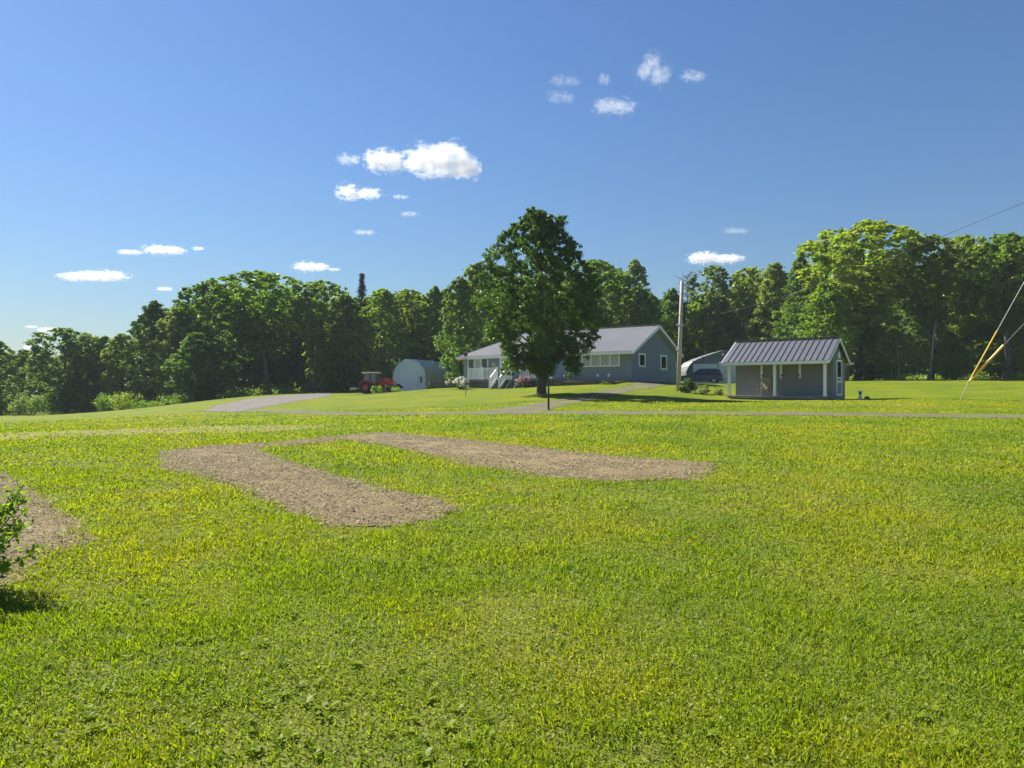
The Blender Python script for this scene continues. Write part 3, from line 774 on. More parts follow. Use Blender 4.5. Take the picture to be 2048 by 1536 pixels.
def bush(name, px, Y, w, h, label, mat, leaf=.09, n=1500, cat='bush', flower=None, stems=True, squash=1.0, base=None, group=None, fl=(60,.16)):
    b = base if base is not None else G(px, Y, -.03)
    root = thing(name, label, cat, b, 0, group)
    r = w / 2
    cs = [(rng.normal(0, r*.42), rng.normal(0, r*.42), h*rng.uniform(.14,.78), r*rng.uniform(.28,.46)) for _ in range(max(7, int(10*w)))]
    idx = rng.integers(0, len(cs), n); cs = np.array(cs)
    dv = rng.normal(size=(n, 3)); dv /= np.linalg.norm(dv, axis=1)[:, None]
    pos = cs[idx, :3] + dv * (cs[idx, 3] * rng.random(n)**.4)[:, None] * [1,1,.85*min(1.2, h/w*1.4)]
    pos[:, 2] = np.clip(pos[:, 2], .02, h*1.06)
    mb = MB()
    for c in cs[:8]: mb.tube([(0,0,0),(c[0]*.5,c[1]*.5,c[2]*.6),tuple(c[:3])],[.03,.02,.008],4)
    mb.build('stem', M['bark'], root)
    link('foliage', crown_mesh(leaves(pos, dv, np.full(n, leaf)), M[mat]), root)
    if flower:
        nf, fs = fl
        k = rng.integers(0, len(cs), nf); d = rng.normal(size=(nf, 3)); d[:, 1] = -np.abs(d[:, 1]) * .9; d[:, 2] = np.abs(d[:, 2])*.8
        d /= np.linalg.norm(d, axis=1)[:, None]
        p = cs[k, :3] + d * (cs[k, 3] * 1.02)[:, None]; p[:, 2] = np.clip(p[:, 2], .08, h*1.05)
        pp = np.repeat(p, 14, 0); dd = rng.normal(size=pp.shape); dd /= np.linalg.norm(dd, axis=1)[:, None]
        link('flower_heads', crown_mesh(leaves(pp + dd*fs*.5, dd, np.full(len(pp), fs*.6), .2, .3, .9), M[flower]), root)
    return root

bush('round_bush', 1373, 50.5, 1.25, 1.25, 'dense dark green bush at the foot of the utility pole', 'leaf_maple', .10, 2600)
bush('shrub', 1404, 49.5, 1.1, .75, 'pale spreading shrub to the right of the bush at the pole', 'leaf_pale', .09, 1500)
bush('shrub', 1440, 49, .8, .5, 'sparse low plant on the grass left of the porch shed', 'leaf_dry', .08, 420)
bush('hydrangea_bush', 921, 66.2, 1.6, 1.05, 'white flowering bush at the left corner of the porch', 'leaf_round', .11, 1600, flower='petal_white', fl=(85,.19))
bush('flowering_bush', 1050, 63, 1.3, .95, 'pink flowering plant beside the porch steps near the maple trunk', 'leaf_round', .10, 1200, flower='petal_pink', fl=(45,.16))
bush('round_bush', 858, 71, .55, .62, 'small clipped green ball bush at the end of the left timber wall', 'leaf_round', .07, 900)
bush('shrub', 757, 71, 1.5, .9, 'light green weedy bush in front of the red tractor', 'leaf_shrub', .13, 900)
bush('shrub', 790, 71, 1.5, .7, 'low green clump right of the dark barrel by the tractor', 'leaf_shrub', .12, 800)
bush('edge_bush', 70, 96, 3.0, 3.0, 'sunny rounded bush at the far left lawn edge', 'leaf_wood', .2, 1700)
bush('edge_bush', 38, 97, 2.6, 3.4, 'taller yellowish bush left of the rounded one at the far left', 'leaf_pale', .2, 1500)
bush('edge_bush', 208, 93, 2.8, 2.8, 'rounded bush under the dip in the left treeline', 'leaf_wood', .2, 1500)
bush('edge_bush', 245, 90, 3.2, 2.8, 'yellow green bush spilling onto the left lawn', 'leaf_warm', .2, 1700)
bush('edge_bush', 300, 88, 3.4, 1.2, 'low leafy edge growth left of the gravel curve', 'leaf_shrub', .18, 1300)
bush('edge_bush', 360, 88, 3.6, 1.6, 'leafy edge growth just above the gravel curve', 'leaf_wood', .18, 1400)
bush('weed_clump', 1803, 70, 1.1, .7, 'clump of bright yellow plants at the wood edge right of the shed', 'leaf_shrub', .12, 380)
bush('weed_clump', 1836, 70.5, .35, .6, 'single small yellow plant at the wood edge', 'leaf_shrub', .1, 90)

# foreground shrub at the left picture edge
def near_shrub():
    b = Vector((-4.32, 5.75, g1(-4.32, 5.75) - .02))
    root = thing('leafy_shrub', 'bright green leafy shrub at the left edge of the picture casting a dark shadow', 'shrub', b)
    mb = MB(); vv = []
    for i in range(58):
        a = rng.uniform(0, 6.28); out = rng.uniform(.15, .58); h = rng.uniform(.4, .98) * (1 - .45*(out/.8)**2) + .05
        if i < 8: a = rng.uniform(-.5, .35); out = rng.uniform(.5, .66); h = [.24,.36,.5,.62,.74,.84,.56,.32][i]
        e = np.array([out*math.cos(a), out*math.sin(a), h]); m_ = np.array([e[0]*.45, e[1]*.45, h*.42])
        mb.tube([(0,0,0), tuple(m_), tuple(e)], [.012,.008,.003], 5)
        n = 84; tt = rng.uniform(.3, 1.03, n)[:, None]
        c = np.where(tt < .5, m_*(tt*2), m_ + (e - m_)*(tt*2 - 1)) + rng.normal(0, .028 , (n, 3))
        d = rng.normal(size=(n, 3)); d[:, 2] = np.abs(d[:, 2]); d /= np.linalg.norm(d, axis=1)[:, None]
        vv.append(leaves(c + d*.028, d, np.full(n, .062), .35, .55, .5))
    mb.build('stem', M['bark'], root)
    link('foliage', crown_mesh(np.concatenate(vv), M['leaf_young']), root)
near_shrub()

# ------------------------------------------------------------------ house
def slab(mb, pts, dz):
    """roof plane: polygon given by its top corners, thickness dz downwards"""
    n = len(pts); vs = list(pts) + [(x, y, z - dz) for x, y, z in pts]
    mb.add(vs, [tuple(range(n)), tuple(reversed(range(n, 2*n)))] + [(i, i+n, (i+1) % n + n, (i+1) % n) for i in range(n)])

def window(parent, face, a0, a1, z0, z1, panes, glass, off=0.0, fw=.09, name='window'):
    """framed window on face 'front' (a along x, facing -y) or 'gable' (a along y, facing +x)"""
    def B(mb, u0, u1, w0, w1, d0, d1):
        if face == 'front': mb.box(u0, u1, off - d1, off - d0, w0, w1)
        else: mb.box(off + d0, off + d1, u0, u1, w0, w1)
    mb = MB()
    B(mb, a0, a1, z1 - fw, z1, 0, .07); B(mb, a0, a1, z0, z0 + fw, 0, .085)
    B(mb, a0, a0 + fw, z0 + fw, z1 - fw, 0, .07); B(mb, a1 - fw, a1, z0 + fw, z1 - fw, 0, .07)
    for k in range(1, panes):
        c = a0 + (a1 - a0) * k / panes; B(mb, c - fw*.55, c + fw*.55, z0 + fw, z1 - fw, 0, .068)
    fr = mb.build(name, M['white'], parent)
    for k in range(panes):
        l = a0 + (a1 - a0) * k / panes + (fw if k == 0 else fw*.55); r = a0 + (a1 - a0) * (k+1) / panes - (fw if k == panes-1 else fw*.55)
        g = MB(); B(g, l, r, z0 + fw, z1 - fw, .004, .02); g.build('pane', M[glass[k] if isinstance(glass, list) else glass], fr)
    return fr

HZ = 2.30
house = thing('bungalow_house', 'slate grey bungalow with ribbed metal roof and white porch behind the maple', 'house', (9.6, 60.0, HZ), R_(-36.5))
L, D, WT_, SL, OV = 17.6, 8.6, 2.55, .495, .45
ZE, ZR = WT_ - OV*SL, WT_ + D/2*SL
mb = MB()
mb.add([(-L,0,-1.1),(0,0,-1.1),(0,D,-1.1),(-L,D,-1.1),(-L,0,WT_),(0,0,WT_),(0,D,WT_),(-L,D,WT_),(0,D/2,ZR-.1)],
       [(0,1,5,4),(1,2,6,8,5),(2,3,7,6),(3,0,4,7)])
mb.build('wall', M['siding_house'], house)
mb = MB(); xr, xl, xh = .38, -L - OV, -L + D/2
slab(mb, [(xl,-OV,ZE+.1),(xr,-OV,ZE+.1),(xr,D/2,ZR+.1),(xh,D/2,ZR+.1)], .1)
slab(mb, [(xr,D+OV,ZE+.1),(xl,D+OV,ZE+.1),(xh,D/2,ZR+.1),(xr,D/2,ZR+.1)], .1)
slab(mb, [(xl,D+OV,ZE+.1),(xl,-OV,ZE+.1),(xh,D/2,ZR+.1)], .1)
x = xr - .02
while x > xl + .3:
    yt = min(D/2, x + L)
    mb.beam((x, -OV-.02, ZE+.112), (x, yt, ZE + .112 + (yt + OV)*SL), .045, .045)
    x -= .27
mb.beam((xh, D/2, ZR+.13), (xr+.02, D/2, ZR+.13), .3, .06)
mb.beam((xl, -OV, ZE+.13), (xh, D/2, ZR+.13), .2, .05)
roof = mb.build('roof', M['roof_house'], house)
mb = MB()
mb.box(xl-.02, xr+.02, -OV-.03, -OV, ZE-.16, ZE+.07); mb.box(xl-.03, xl-.003, -OV, D+OV, ZE-.16, ZE+.07)
mb.beam((xr+.016, -OV-.03, ZE-.02), (xr+.016, D/2, ZR-.02), .03, .24); mb.beam((xr+.016, D/2+.001, ZR-.02), (xr+.016, D+OV+.03, ZE-.02), .03, .24)
mb.build('fascia', M['white'], house)
mb = MB(); mb.box(-L-OV+.01, xr-.01, -OV+.003, -.003, ZE-.15, ZE-.12)
mb.beam((xr*.5, -OV+.01, ZE-.05), (xr*.5, D/2-.02, ZR-.06), xr-.02, .02); mb.beam((xr*.5, D/2+.02, ZR-.06), (xr*.5, D+OV-.01, ZE-.05), xr-.02, .02)
mb.build('soffit', M['soffit'], house)
mb = MB(); mb.tube([(-5.85,-.09,ZE-.1),(-5.85,-.09,.05),(-5.95,-.35,-.05)], .06, 6); mb.build('downspout', M['white'], house)
window(house, 'front', -4.66, -1.08, 1.22, 2.26, 4, 'glass_blind')
window(house, 'front', -17.05, -14.65, 1.05, 2.24, 3, ['glass_dark', 'glass_blind', 'glass_dark'])
window(house, 'gable', 1.13, 2.30, 1.18, 2.30, 1, 'glass_dark', fw=.13)
window(house, 'gable', 5.15, 6.42, 1.02, 2.30, 1, 'glass_dark', fw=.14)
mb = MB(); mb.box(-13.3,-13.2,-.06,0,.2,2.3); mb.box(-12.25,-12.15,-.06,0,.2,2.3); mb.box(-13.2,-12.25,-.06,0,2.2,2.3); mb.box(-13.2,-12.25,-.03,0,.2,2.2)
dr = mb.build('door', M['white'], house); mb = MB(); mb.box(-13.05,-12.4,-.045,-.033,1.1,2.05); mb.build('pane', M['glass_dark'], dr)
for xv in (-3.12, -2.09):
    mb = MB(); mb.tube([(xv,-.0,.50),(xv,-.13,.50),(xv,-.15,.42)], .07, 8); mb.box(xv-.1,xv+.1,-.02,0,.38,.62); mb.build('vent_pipe', M['white'], house)
mb = MB(); mb.box(.003,.14,8.05,8.3,1.25,1.75); mb.build('electric_meter', M['galv'], house, bevel=.02)
# porch
mb = MB(); mb.box(-15.3,-6.2,-2.2,-.004,.08,.2); pd = mb.build('porch_deck', M['timber_grey'], house)
mb = MB(); mb.box(-15.25,-6.25,-2.12,-2.05,-1.3,.078); mb.box(-15.22,-15.15,-2.05,-.004,-1.3,.078); mb.box(-6.35,-6.28,-2.05,-.004,-1.3,.078); mb.build('skirting', M['stone_dark'], pd)
def railing(x0, x1, y=-2.14, ends=(1, 1)):
    mb = MB(); mb.box(x0, x1, y-.04, y+.04, 1.18, 1.25); mb.box(x0, x1, y-.03, y+.03, .28, .34)
    n = max(2, int((x1-x0)/.15))
    for k in range(n): c = x0 + (k+.5)*(x1-x0)/n; mb.box(c-.022, c+.022, y-.022, y+.022, .34, 1.18)
    m = max(1, round((x1-x0)/1.7))
    for k in range(m+1): c = x0 + k*(x1-x0)/m; mb.box(c-.06, c+.06, y-.06, y+.06, .2, 1.34)
    return mb.build('railing', M['white'], pd)
railing(-15.24,-12.02); railing(-10.95,-10.45); railing(-9.5,-6.26)
mb = MB(); mb.box(-15.28,-15.2,-2.07,-.01,1.18,1.25); mb.box(-15.27,-15.21,-2.07,-.01,.28,.34)
for k in range(13): mb.box(-15.262,-15.218,-2.0+k*.15,-1.956+k*.15,.34,1.18)
mb.build('railing', M['white'], pd)
def steps(x0, x1, rails=True, run=.22):
    mb = MB()
    for k in range(5): mb.box(x0, x1, -2.2-run*(k+1)+.03, -2.2-run*k, .2-.185*(k+1)-.05, .2-.185*(k+1))
    for xx in (x0-.02, x1+.02): mb.beam((xx,-2.2,0.02),(xx,-2.2-run*5,-.9),.04,.22)
    mb.build('steps', M['timber_grey'], pd)
    if rails:
        for xx in (x0-.05, x1+.05):
            mb = MB(); mb.beam((xx,-2.14,1.2),(xx,-2.14-run*4.7,.28),.08,.07); mb.beam((xx,-2.14,.36),(xx,-2.14-run*4.7,-.5),.05,.06)
            for k in range(11): y = -2.25-k*run*4.6/11; zz = -(y+2.14)*.92/(run*4.7); mb.box(xx-.02,xx+.02,y-.02,y+.02,.36-zz,1.2-zz)
            for y, zt, zb in ((-2.14,1.34,.2),(-2.14-run*4.7,.4,-.8)): mb.box(xx-.055,xx+.055,y-.055,y+.055,zb,zt)
            mb.build('stair_railing', M['white'], pd)
steps(-11.95,-11.02); steps(-10.38,-9.56, rails=False)

def in_house(x, y, z): 
    return house.matrix_basis @ Vector((x, y, z))
fl = thing('flower_pot', 'orange flower pot on the porch railing by the steps', 'flower pot', in_house(-12.35,-2.14,1.255))
mb = MB(); mb.tube([(0,0,0),(0,0,.16)],[.09,.14],10); mb.build('pot', M['orange'], fl)
p = rng.normal(0,.09,(90,3)) + [0,0,.24]; link('foliage', crown_mesh(leaves(p, rng.normal(size=p.shape), np.full(90,.07)), M['leaf_shrub']), fl)

# lawn terrace and timber walls
def in_house_struct(mb, name, mat, label, cat, kind=None):
    o = mb.build(name, mat); o.location = house.location; o.rotation_euler = house.rotation_euler; return tag(o, label, cat, None, kind)
mb = MB(); mb.add([(-5.9,-2.42,-.06),(-.35,-2.42,-.06),(-.02,-.004,.02),(-5.9,-.004,.10),(-5.9,-2.42,-.9),(.35,-2.42,-.9),(0,-.004,-.9),(-5.9,-.004,-.9)],
   [(0,1,2,3),(0,4,5,1),(1,5,6,2),(3,7,4,0)]); in_house_struct(mb, 'lawn_terrace', M['lawn'], 'small raised strip of lawn under the four pane window', None, 'structure')
def timber_wall(p0, p1, ztop, zbot, label, capmat):
    c = (Vector(p0) + Vector(p1)) / 2; d = Vector(p1) - Vector(p0); ln = d.length
    root = thing('timber_wall', label, 'retaining wall', (c.x, c.y, zbot), math.atan2(d.y, d.x))
    h = ztop - zbot; n = max(2, int(h/.19)); mb = MB()
    for k in range(n): mb.box(-ln/2 + .03*(k % 2), ln/2 - .03*((k+1) % 2), -.09, .09, k*h/n + .004, (k+1)*h/n - .004)
    mb.build('timber', M['timber'], root, bevel=.012)
    mb = MB(); mb.box(-ln/2-.02, ln/2+.02, -.12, .12, h, h+.05); mb.build('cap_board', M[capmat], root)
a = in_house(-5.75,-2.5,0); b = in_house(-.25,-2.5,0)
timber_wall((a.x,a.y),(b.x,b.y), HZ-.05, HZ-.72, 'dark timber retaining wall below the four pane house window', 'timber')
def Px(px, Y): return ((px-CX)/FPX*Y, Y)
timber_wall(Px(860,72), Px(912,70.4), 2.40, 1.55, 'timber wall with pale cap left of the porch', 'timber_grey')
bush('weed_clump', 1212, 58.3, 1.0, .4, 'small green plant growing in front of the timber wall under the house window', 'leaf_shrub', .08, 240)

# ------------------------------------------------------------------ porch shed
sx_, sy_ = 17.6, 42.0
SZ = 1.05
shed = thing('porch_shed', 'small grey shed with front porch, white posts and ribbed metal roof', 'shed', (sx_, sy_, SZ), R_(-38))
SLn, SD, PD = 5.75, 3.95, 1.35
mb = MB(); mb.box(-SLn, .0, 0, PD-.002, .06, .2)
for k in range(3): mb.box(-SLn+.1, -.1, .2+k*1.6, .35+k*1.6, -.3, .058)
mb.build('porch_floor', M['timber_grey'], shed)
mb = MB(); rs = .607; ez = 2.17; ry = SD/2; rz_ = ez + (ry + .28)*rs
def rzat(y): return ez + (y+.28)*rs if y <= ry else rz_ - (y-ry)*rs
mb.add([(-SLn,PD,.0),(0,PD,.0),(0,SD,.0),(-SLn,SD,.0),(-SLn,PD,rzat(PD)-.03),(0,PD,rzat(PD)-.03),(0,SD,rzat(SD)-.03),(-SLn,SD,rzat(SD)-.03),(0,ry,rz_-.03),(-SLn,ry,rz_-.03)],
       [(0,1,5,4),(1,2,6,8,5),(2,3,7,6),(3,0,4,9,7)])
mb.build('wall', M['siding_shed'], shed)
mb = MB(); mb.add([(-.03,.12,2.22),(-.03,PD-.002,2.22),(-.03,PD-.002,rzat(PD)-.03),(-.03,.12,rzat(.12)-.03),(-.09,.12,2.22),(-.09,PD-.002,2.22),(-.09,PD-.002,rzat(PD)-.03),(-.09,.12,rzat(.12)-.03)],
   [(0,1,2,3),(7,6,5,4),(0,4,5,1),(3,2,6,7),(0,3,7,4)]); mb.build('gable_infill', M['siding_shed'], shed)
mb = MB(); slab(mb, [(-SLn-.22,-.28,ez+.05),(.22,-.28,ez+.05),(.22,ry,rz_+.05),(-SLn-.22,ry,rz_+.05)], .06)
slab(mb, [(.22,SD+.28,rzat(SD+.28)+.05),(-SLn-.22,SD+.28,rzat(SD+.28)+.05),(-SLn-.22,ry,rz_+.05),(.22,ry,rz_+.05)], .06)
x = .19
while x > -SLn-.22:
    mb.beam((x,-.3,ez+.062-.012),(x,ry,rz_+.062),.05,.06); x -= .343
mb.beam((-SLn-.23,ry,rz_+.09),(.23,ry,rz_+.09),.3,.05)
mb.build('roof', M['roof_shed'], shed)
mb = MB(); mb.box(-SLn-.24,.24,-.315,-.283,ez-.13,ez+.03)
for xx in (.236, -SLn-.236):
    mb.beam((xx,-.3,ez-.05),(xx,ry,rz_-.05),.03,.17); mb.beam((xx,ry+.001,rz_-.05),(xx,SD+.3,rzat(SD+.3)-.05),.03,.17)
mb.box(-SLn-.24,.24,SD+.283,SD+.315,rzat(SD+.28)-.13,rzat(SD+.28)+.03)
mb.build('fascia', M['white'], shed)
mb = MB(); mb.box(-SLn-.3,.42,SD+.32,SD+.42,rzat(SD+.28)-.08,rzat(SD+.28)+.03); mb.build('gutter', M['white'], shed)
mb = MB(); mb.box(-SLn,.0,.02,.14,2.03,2.17); mb.build('beam', M['white'], shed)
for xx in (-SLn+.09, -2.9, -.09):
    mb = MB(); mb.box(xx-.075,xx+.075,.01,.16,.2,2.03); mb.box(xx-.095,xx+.095,-.005,.175,.2,.3); mb.build('post', M['white'], shed)
for xx, s in ((-4.11,1),(-2.95,1),(-1.85,-1)):
    mb = MB(); mb.box(xx-.065,xx+.065,PD-.05,PD-.002,1.25,2.5); st = mb.build('white_strip', M['white'], shed)
    mb = MB(); mb.ball((xx+.05*s,PD-.07,1.42),(.05,.03,.06)); mb.build('knob', M['black'], st)
mb = MB(); y0, y1 = 1.95, 3.1
for a in ((y0,y0+.12,.22,2.32),(y1-.12,y1,.22,2.32),(y0+.12,y1-.12,2.2,2.32),(y0+.12,y1-.12,.22,.34),(y0+.12,y1-.12,.98,1.10),(y0+.12,y1-.12,1.16+.06,1.30)): mb.box(.002,.06,*a)
dr = mb.build('door', M['white'], shed)
mb = MB(); mb.box(.002,.03,y0+.12,y1-.12,1.30,2.2); mb.build('pane', M['glass_dark'], dr)
mb = MB(); mb.box(.002,.03,y0+.12,y1-.12,.34,.98); mb.build('door_panel', M['siding_shed'], dr)
mb = MB(); mb.box(.0,.05,2.35,2.75,2.42,2.62); mb.add([(.05,2.3,2.62),(.05,2.8,2.62),(.05,2.55,2.85),(0,2.3,2.62),(0,2.8,2.62),(0,2.55,2.85)],[(0,1,2),(5,4,3),(0,3,4,1),(1,4,5,2),(2,5,3,0)]); mb.build('gable_ornament', M['white'], shed)

def in_shed(x, y, z): return shed.matrix_basis @ Vector((x, y, z))
ch = thing('porch_chair', 'beige high backed armchair on the shed porch', 'chair', in_shed(-3.75,.75,.2), R_(-38))
mb = MB(); mb.box(-.27,.27,-.3,.22,.36,.42); mb.build('seat', M['wicker'], ch, bevel=.02)
mb = MB()
for k in range(6): c = -.23+k*.092; mb.beam((c,.2,.42),(c,.36,1.02),.07,.025)
mb.beam((-.28,.205,.42),(-.28,.37,1.08),.045,.045); mb.beam((.28,.205,.42),(.28,.37,1.08),.045,.045); mb.beam((-.3,.365,1.05),(.3,.365,1.05),.04,.08)
mb.build('backrest', M['wicker'], ch)
for s in (-1,1):
    mb = MB(); mb.box(s*.32-.05,s*.32+.05,-.36,.27,.62,.66); mb.build('armrest', M['wicker'], ch)
    mb = MB(); mb.box(s*.3-.03,s*.3+.03,-.33,-.27,0,.62); mb.build('leg', M['wicker'], ch)
    mb = MB(); mb.beam((s*.3,.26,0),(s*.3,.22,.5),.06,.06); mb.build('leg', M['wicker'], ch)

orn = thing('garden_lantern', 'small white and dark garden lantern ornament on the grass right of the shed', 'garden ornament', G(1720.5, 44.5, -.02))
mb = MB(); mb.tube([(0,0,0),(0,0,.06),(0,0,.12)],[.15,.15,.09],10); mb.tube([(0,0,.12),(0,0,.30)],[.085,.07],10); mb.build('base', M['white'], orn)
mb = MB(); mb.tube([(0,0,.30),(0,0,.42)],[.09,.09],8); mb.build('lantern', M['black'], orn)
mb = MB(); mb.tube([(0,0,.42),(0,0,.45),(0,0,.52)],[.17,.16,.03],10); mb.build('cap', M['white'], orn)
rk = thing('garden_stone', 'small dark stone on the grass beside the garden lantern', 'stone', G(1734, 43.5))
mb = MB(); mb.ball((0,0,.06),(.16,.12,.1)); mb.build('stone', M['stone_dark'], rk)

# ------------------------------------------------------------------ round metal shed
def quonset():
    b = G(817.5, 95, -.1); rz = R_(-18)
    root = thing('round_metal_shed', 'round topped galvanised metal shed behind the red tractor', 'shed', b, rz)
    r, st, Ln = 2.28, 1.75, 10.5
    prof = lambda rr, k: [(-rr, 0), (-rr, st*.5)] + [(rr*math.cos(t), st + rr*math.sin(t)) for t in np.linspace(math.pi, 0, 25)] + [(rr, st*.5), (rr, 0)]
    mb = MB(); ys = []; y = 0.0
    while y < Ln - .01:
        ys += [(y, 0), (y+.10, .09), (y+.5, .09), (y+.60, 0)]; y += 1.0
    ys.append((Ln, 0)); n = 29
    for (yy, dr) in ys:
        for (u, w) in prof(r + dr, n): mb.v.append((u, yy, w))
    for i in range(len(ys)-1):
        for j in range(n-1): mb.f.append((i*n+j, i*n+j+1, (i+1)*n+j+1, (i+1)*n+j))
    mb.build('metal_shell', M['shell_pale'], root)
    P = prof(r-.02, n)
    mb = MB(); mb.prism(P, .05, .1, 'y'); mb.build('end_wall', M['hutwall'], root)
    mb = MB(); mb.prism(P, Ln-.1, Ln-.05, 'y'); mb.build('end_wall', M['hutwall'], root)
    mb = MB(); mb.box(-1.36,-.085,-.02,.045,.02,2.65); mb.box(-.075,1.2,-.02,.045,.02,2.65); dr = mb.build('double_door', M['white'], root)
    mb = MB(); mb.box(-1.42,1.26,.0,.047,2.66,2.76); mb.build('lintel', M['white'], dr)
    mb = MB(); mb.box(1.36,2.1,-.0,.046,.02,2.1); md = mb.build('side_door', M['hutwall'], root); mb = MB(); mb.box(1.52,1.92,-.015,-.002,1.05,1.9); mb.build('pane', M['glass_dark'], md)
    mb = MB(); mb.tube([(-1.9,1.2,2.4),(-1.9,1.2,4.15)], .07, 8); mb.tube([(-1.9,1.2,4.15),(-1.9,1.2,4.3)], .11, 8); mb.build('stovepipe', M['galv'], root)
quonset()

# ------------------------------------------------------------------ arched garage
def garage():
    b = G(1446, 90, -.1)
    root = thing('arched_garage', 'grey arched garage with white doors between the house and the porch shed', 'garage', b, R_(-4))
    half = [(4.3,0),(4.27,.8),(4.15,1.5),(3.9,2.15),(3.4,2.72),(2.4,3.2),(1.2,3.62),(.35,3.9)]
    prof = [(-u, w) for u, w in half] + [(0, 3.95)] + half[::-1]
    mb = MB(); n = len(prof); Ln = 9.0; ys = []; y = 0
    while y < Ln - .01: ys += [(y,0),(y+.12,.07),(y+.4,.07),(y+.52,0)]; y += .7
    ys.append((Ln,0))
    for yy, d in ys:
        for u, w in prof: mb.v.append((u*(1+d/4), yy, w + d*(w/4)))
    for i in range(len(ys)-1):
        for j in range(n-1): mb.f.append((i*n+j, i*n+j+1, (i+1)*n+j+1, (i+1)*n+j))
    mb.build('metal_shell', M['shell_dark'], root)
    P = [(u*.985, w*.985) for u, w in prof]
    mb = MB(); mb.prism(P, .22, .28, 'y'); mb.build('front_wall', M['siding_house'], root)
    mb = MB(); mb.prism(P, Ln-.2, Ln-.1, 'y'); mb.build('back_wall', M['siding_house'], root)
    mb = MB()
    for k in range(4): mb.box(-3.5,-.62,.15,.218,.04+k*.6,.62+k*.6)
    mb.build('garage_door', M['white'], root)
    mb = MB()
    for k in range(4): mb.box(-.5,3.0,.10,.218,.04+k*.66,.69+k*.66)
    mb.build('garage_door', M['white'], root)
    mb = MB(); mb.box(-.12,.14,.1,.218,3.4,3.72); mb.build('vent', M['white'], root)
garage()

# ------------------------------------------------------------------ SUV (x forward)
def suv():
    b = G(1402, 84.5); root = thing('suv_car', 'dark grey suv parked in front of the arched garage', 'car', b, R_(163))
    mb = MB(); W = .92
    side = [(-2.33,.42),(-2.36,.75),(-2.28,1.02),(-1.2,1.06),(.95,1.04),(2.1,.92),(2.33,.72),(2.36,.40),(1.95,.30),(-2.0,.30)]
    mb.prism(side, -W, W, 'y'); body = mb.build('body', M['suv'], root, bevel=.07)
    mb = MB(); lo = [(-2.26,1.02),(1.05,1.02)]; hi = [(-2.0,1.62),(-.9,1.71),(.25,1.67)]
    pl = [(-2.26,1.02),(-2.02,1.60),(-1.8,1.68),(-.9,1.72),(.2,1.68),(1.12,1.02)]
    n = len(pl); vs = []
    for s in (-1, 1):
        for u, w in pl: vs.append((u, s*(.88 - (w-1.02)*.28), w))
    mb.add(vs, [tuple(range(n)), tuple(reversed(range(n, 2*n)))] + [(i, i+n, (i+1) % n + n, (i+1) % n) for i in range(n)])
    mb.build('cabin', M['suv'], root, bevel=.05)
    for s in (-1, 1):
        mb = MB(); q = [(-1.95,1.1),(-1.72,1.52),(-.9,1.57),(.12,1.54),(.86,1.08)]
        vs = [(u, s*(.88-(w-1.02)*.28+.012), w) for u, w in q] + [(u, s*(.88-(w-1.02)*.28-.02), w) for u, w in q]; k = len(q)
        mb.add(vs, [tuple(range(k)), tuple(reversed(range(k, 2*k)))] + [(i, i+k, (i+1) % k + k, (i+1) % k) for i in range(k)])
        mb.build('side_window', M['glass_dark'], root)
        mb = MB(); mb.box(-2.37,-2.12,s*.68-.2,s*.68+.22,.86,1.04); mb.build('tail_light', M['tail'], root, bevel=.03)
        mb = MB(); mb.box(2.1,2.36,s*.68-.2,s*.68+.2,.66,.82); mb.build('headlight', M['metal'], root, bevel=.03)
        mb = MB(); mb.beam((-1.7,s*.62,1.74),(0,s*.62,1.74),.04,.05); mb.build('roof_rail', M['metal'], root)
        for xw in (-1.42, 1.42):
            mb = MB(); mb.tube([(xw,s*.93,.35),(xw,s*.70,.35)], .35, 18); wh = mb.build('wheel', M['rubber'], root)
            mb = MB(); mb.tube([(xw,s*.945,.35),(xw,s*.90,.35)], .21, 12); mb.build('rim', M['metal'], wh)
    mb = MB(); mb.add([(-2.28,-.72,1.1),(-2.28,.72,1.1),(-2.09,.62,1.5),(-2.09,-.62,1.5),(-2.2,-.72,1.1),(-2.2,.72,1.1),(-2.02,.62,1.5),(-2.02,-.62,1.5)],
        [(0,1,2,3),(7,6,5,4),(0,4,5,1),(1,5,6,2),(2,6,7,3),(3,7,4,0)]); mb.build('rear_window', M['glass_dark'], root)
    mb = MB(); mb.box(-2.42,-2.3,-.9,.9,.36,.6); mb.build('rear_bumper', M['black'], root, bevel=.03)
suv()

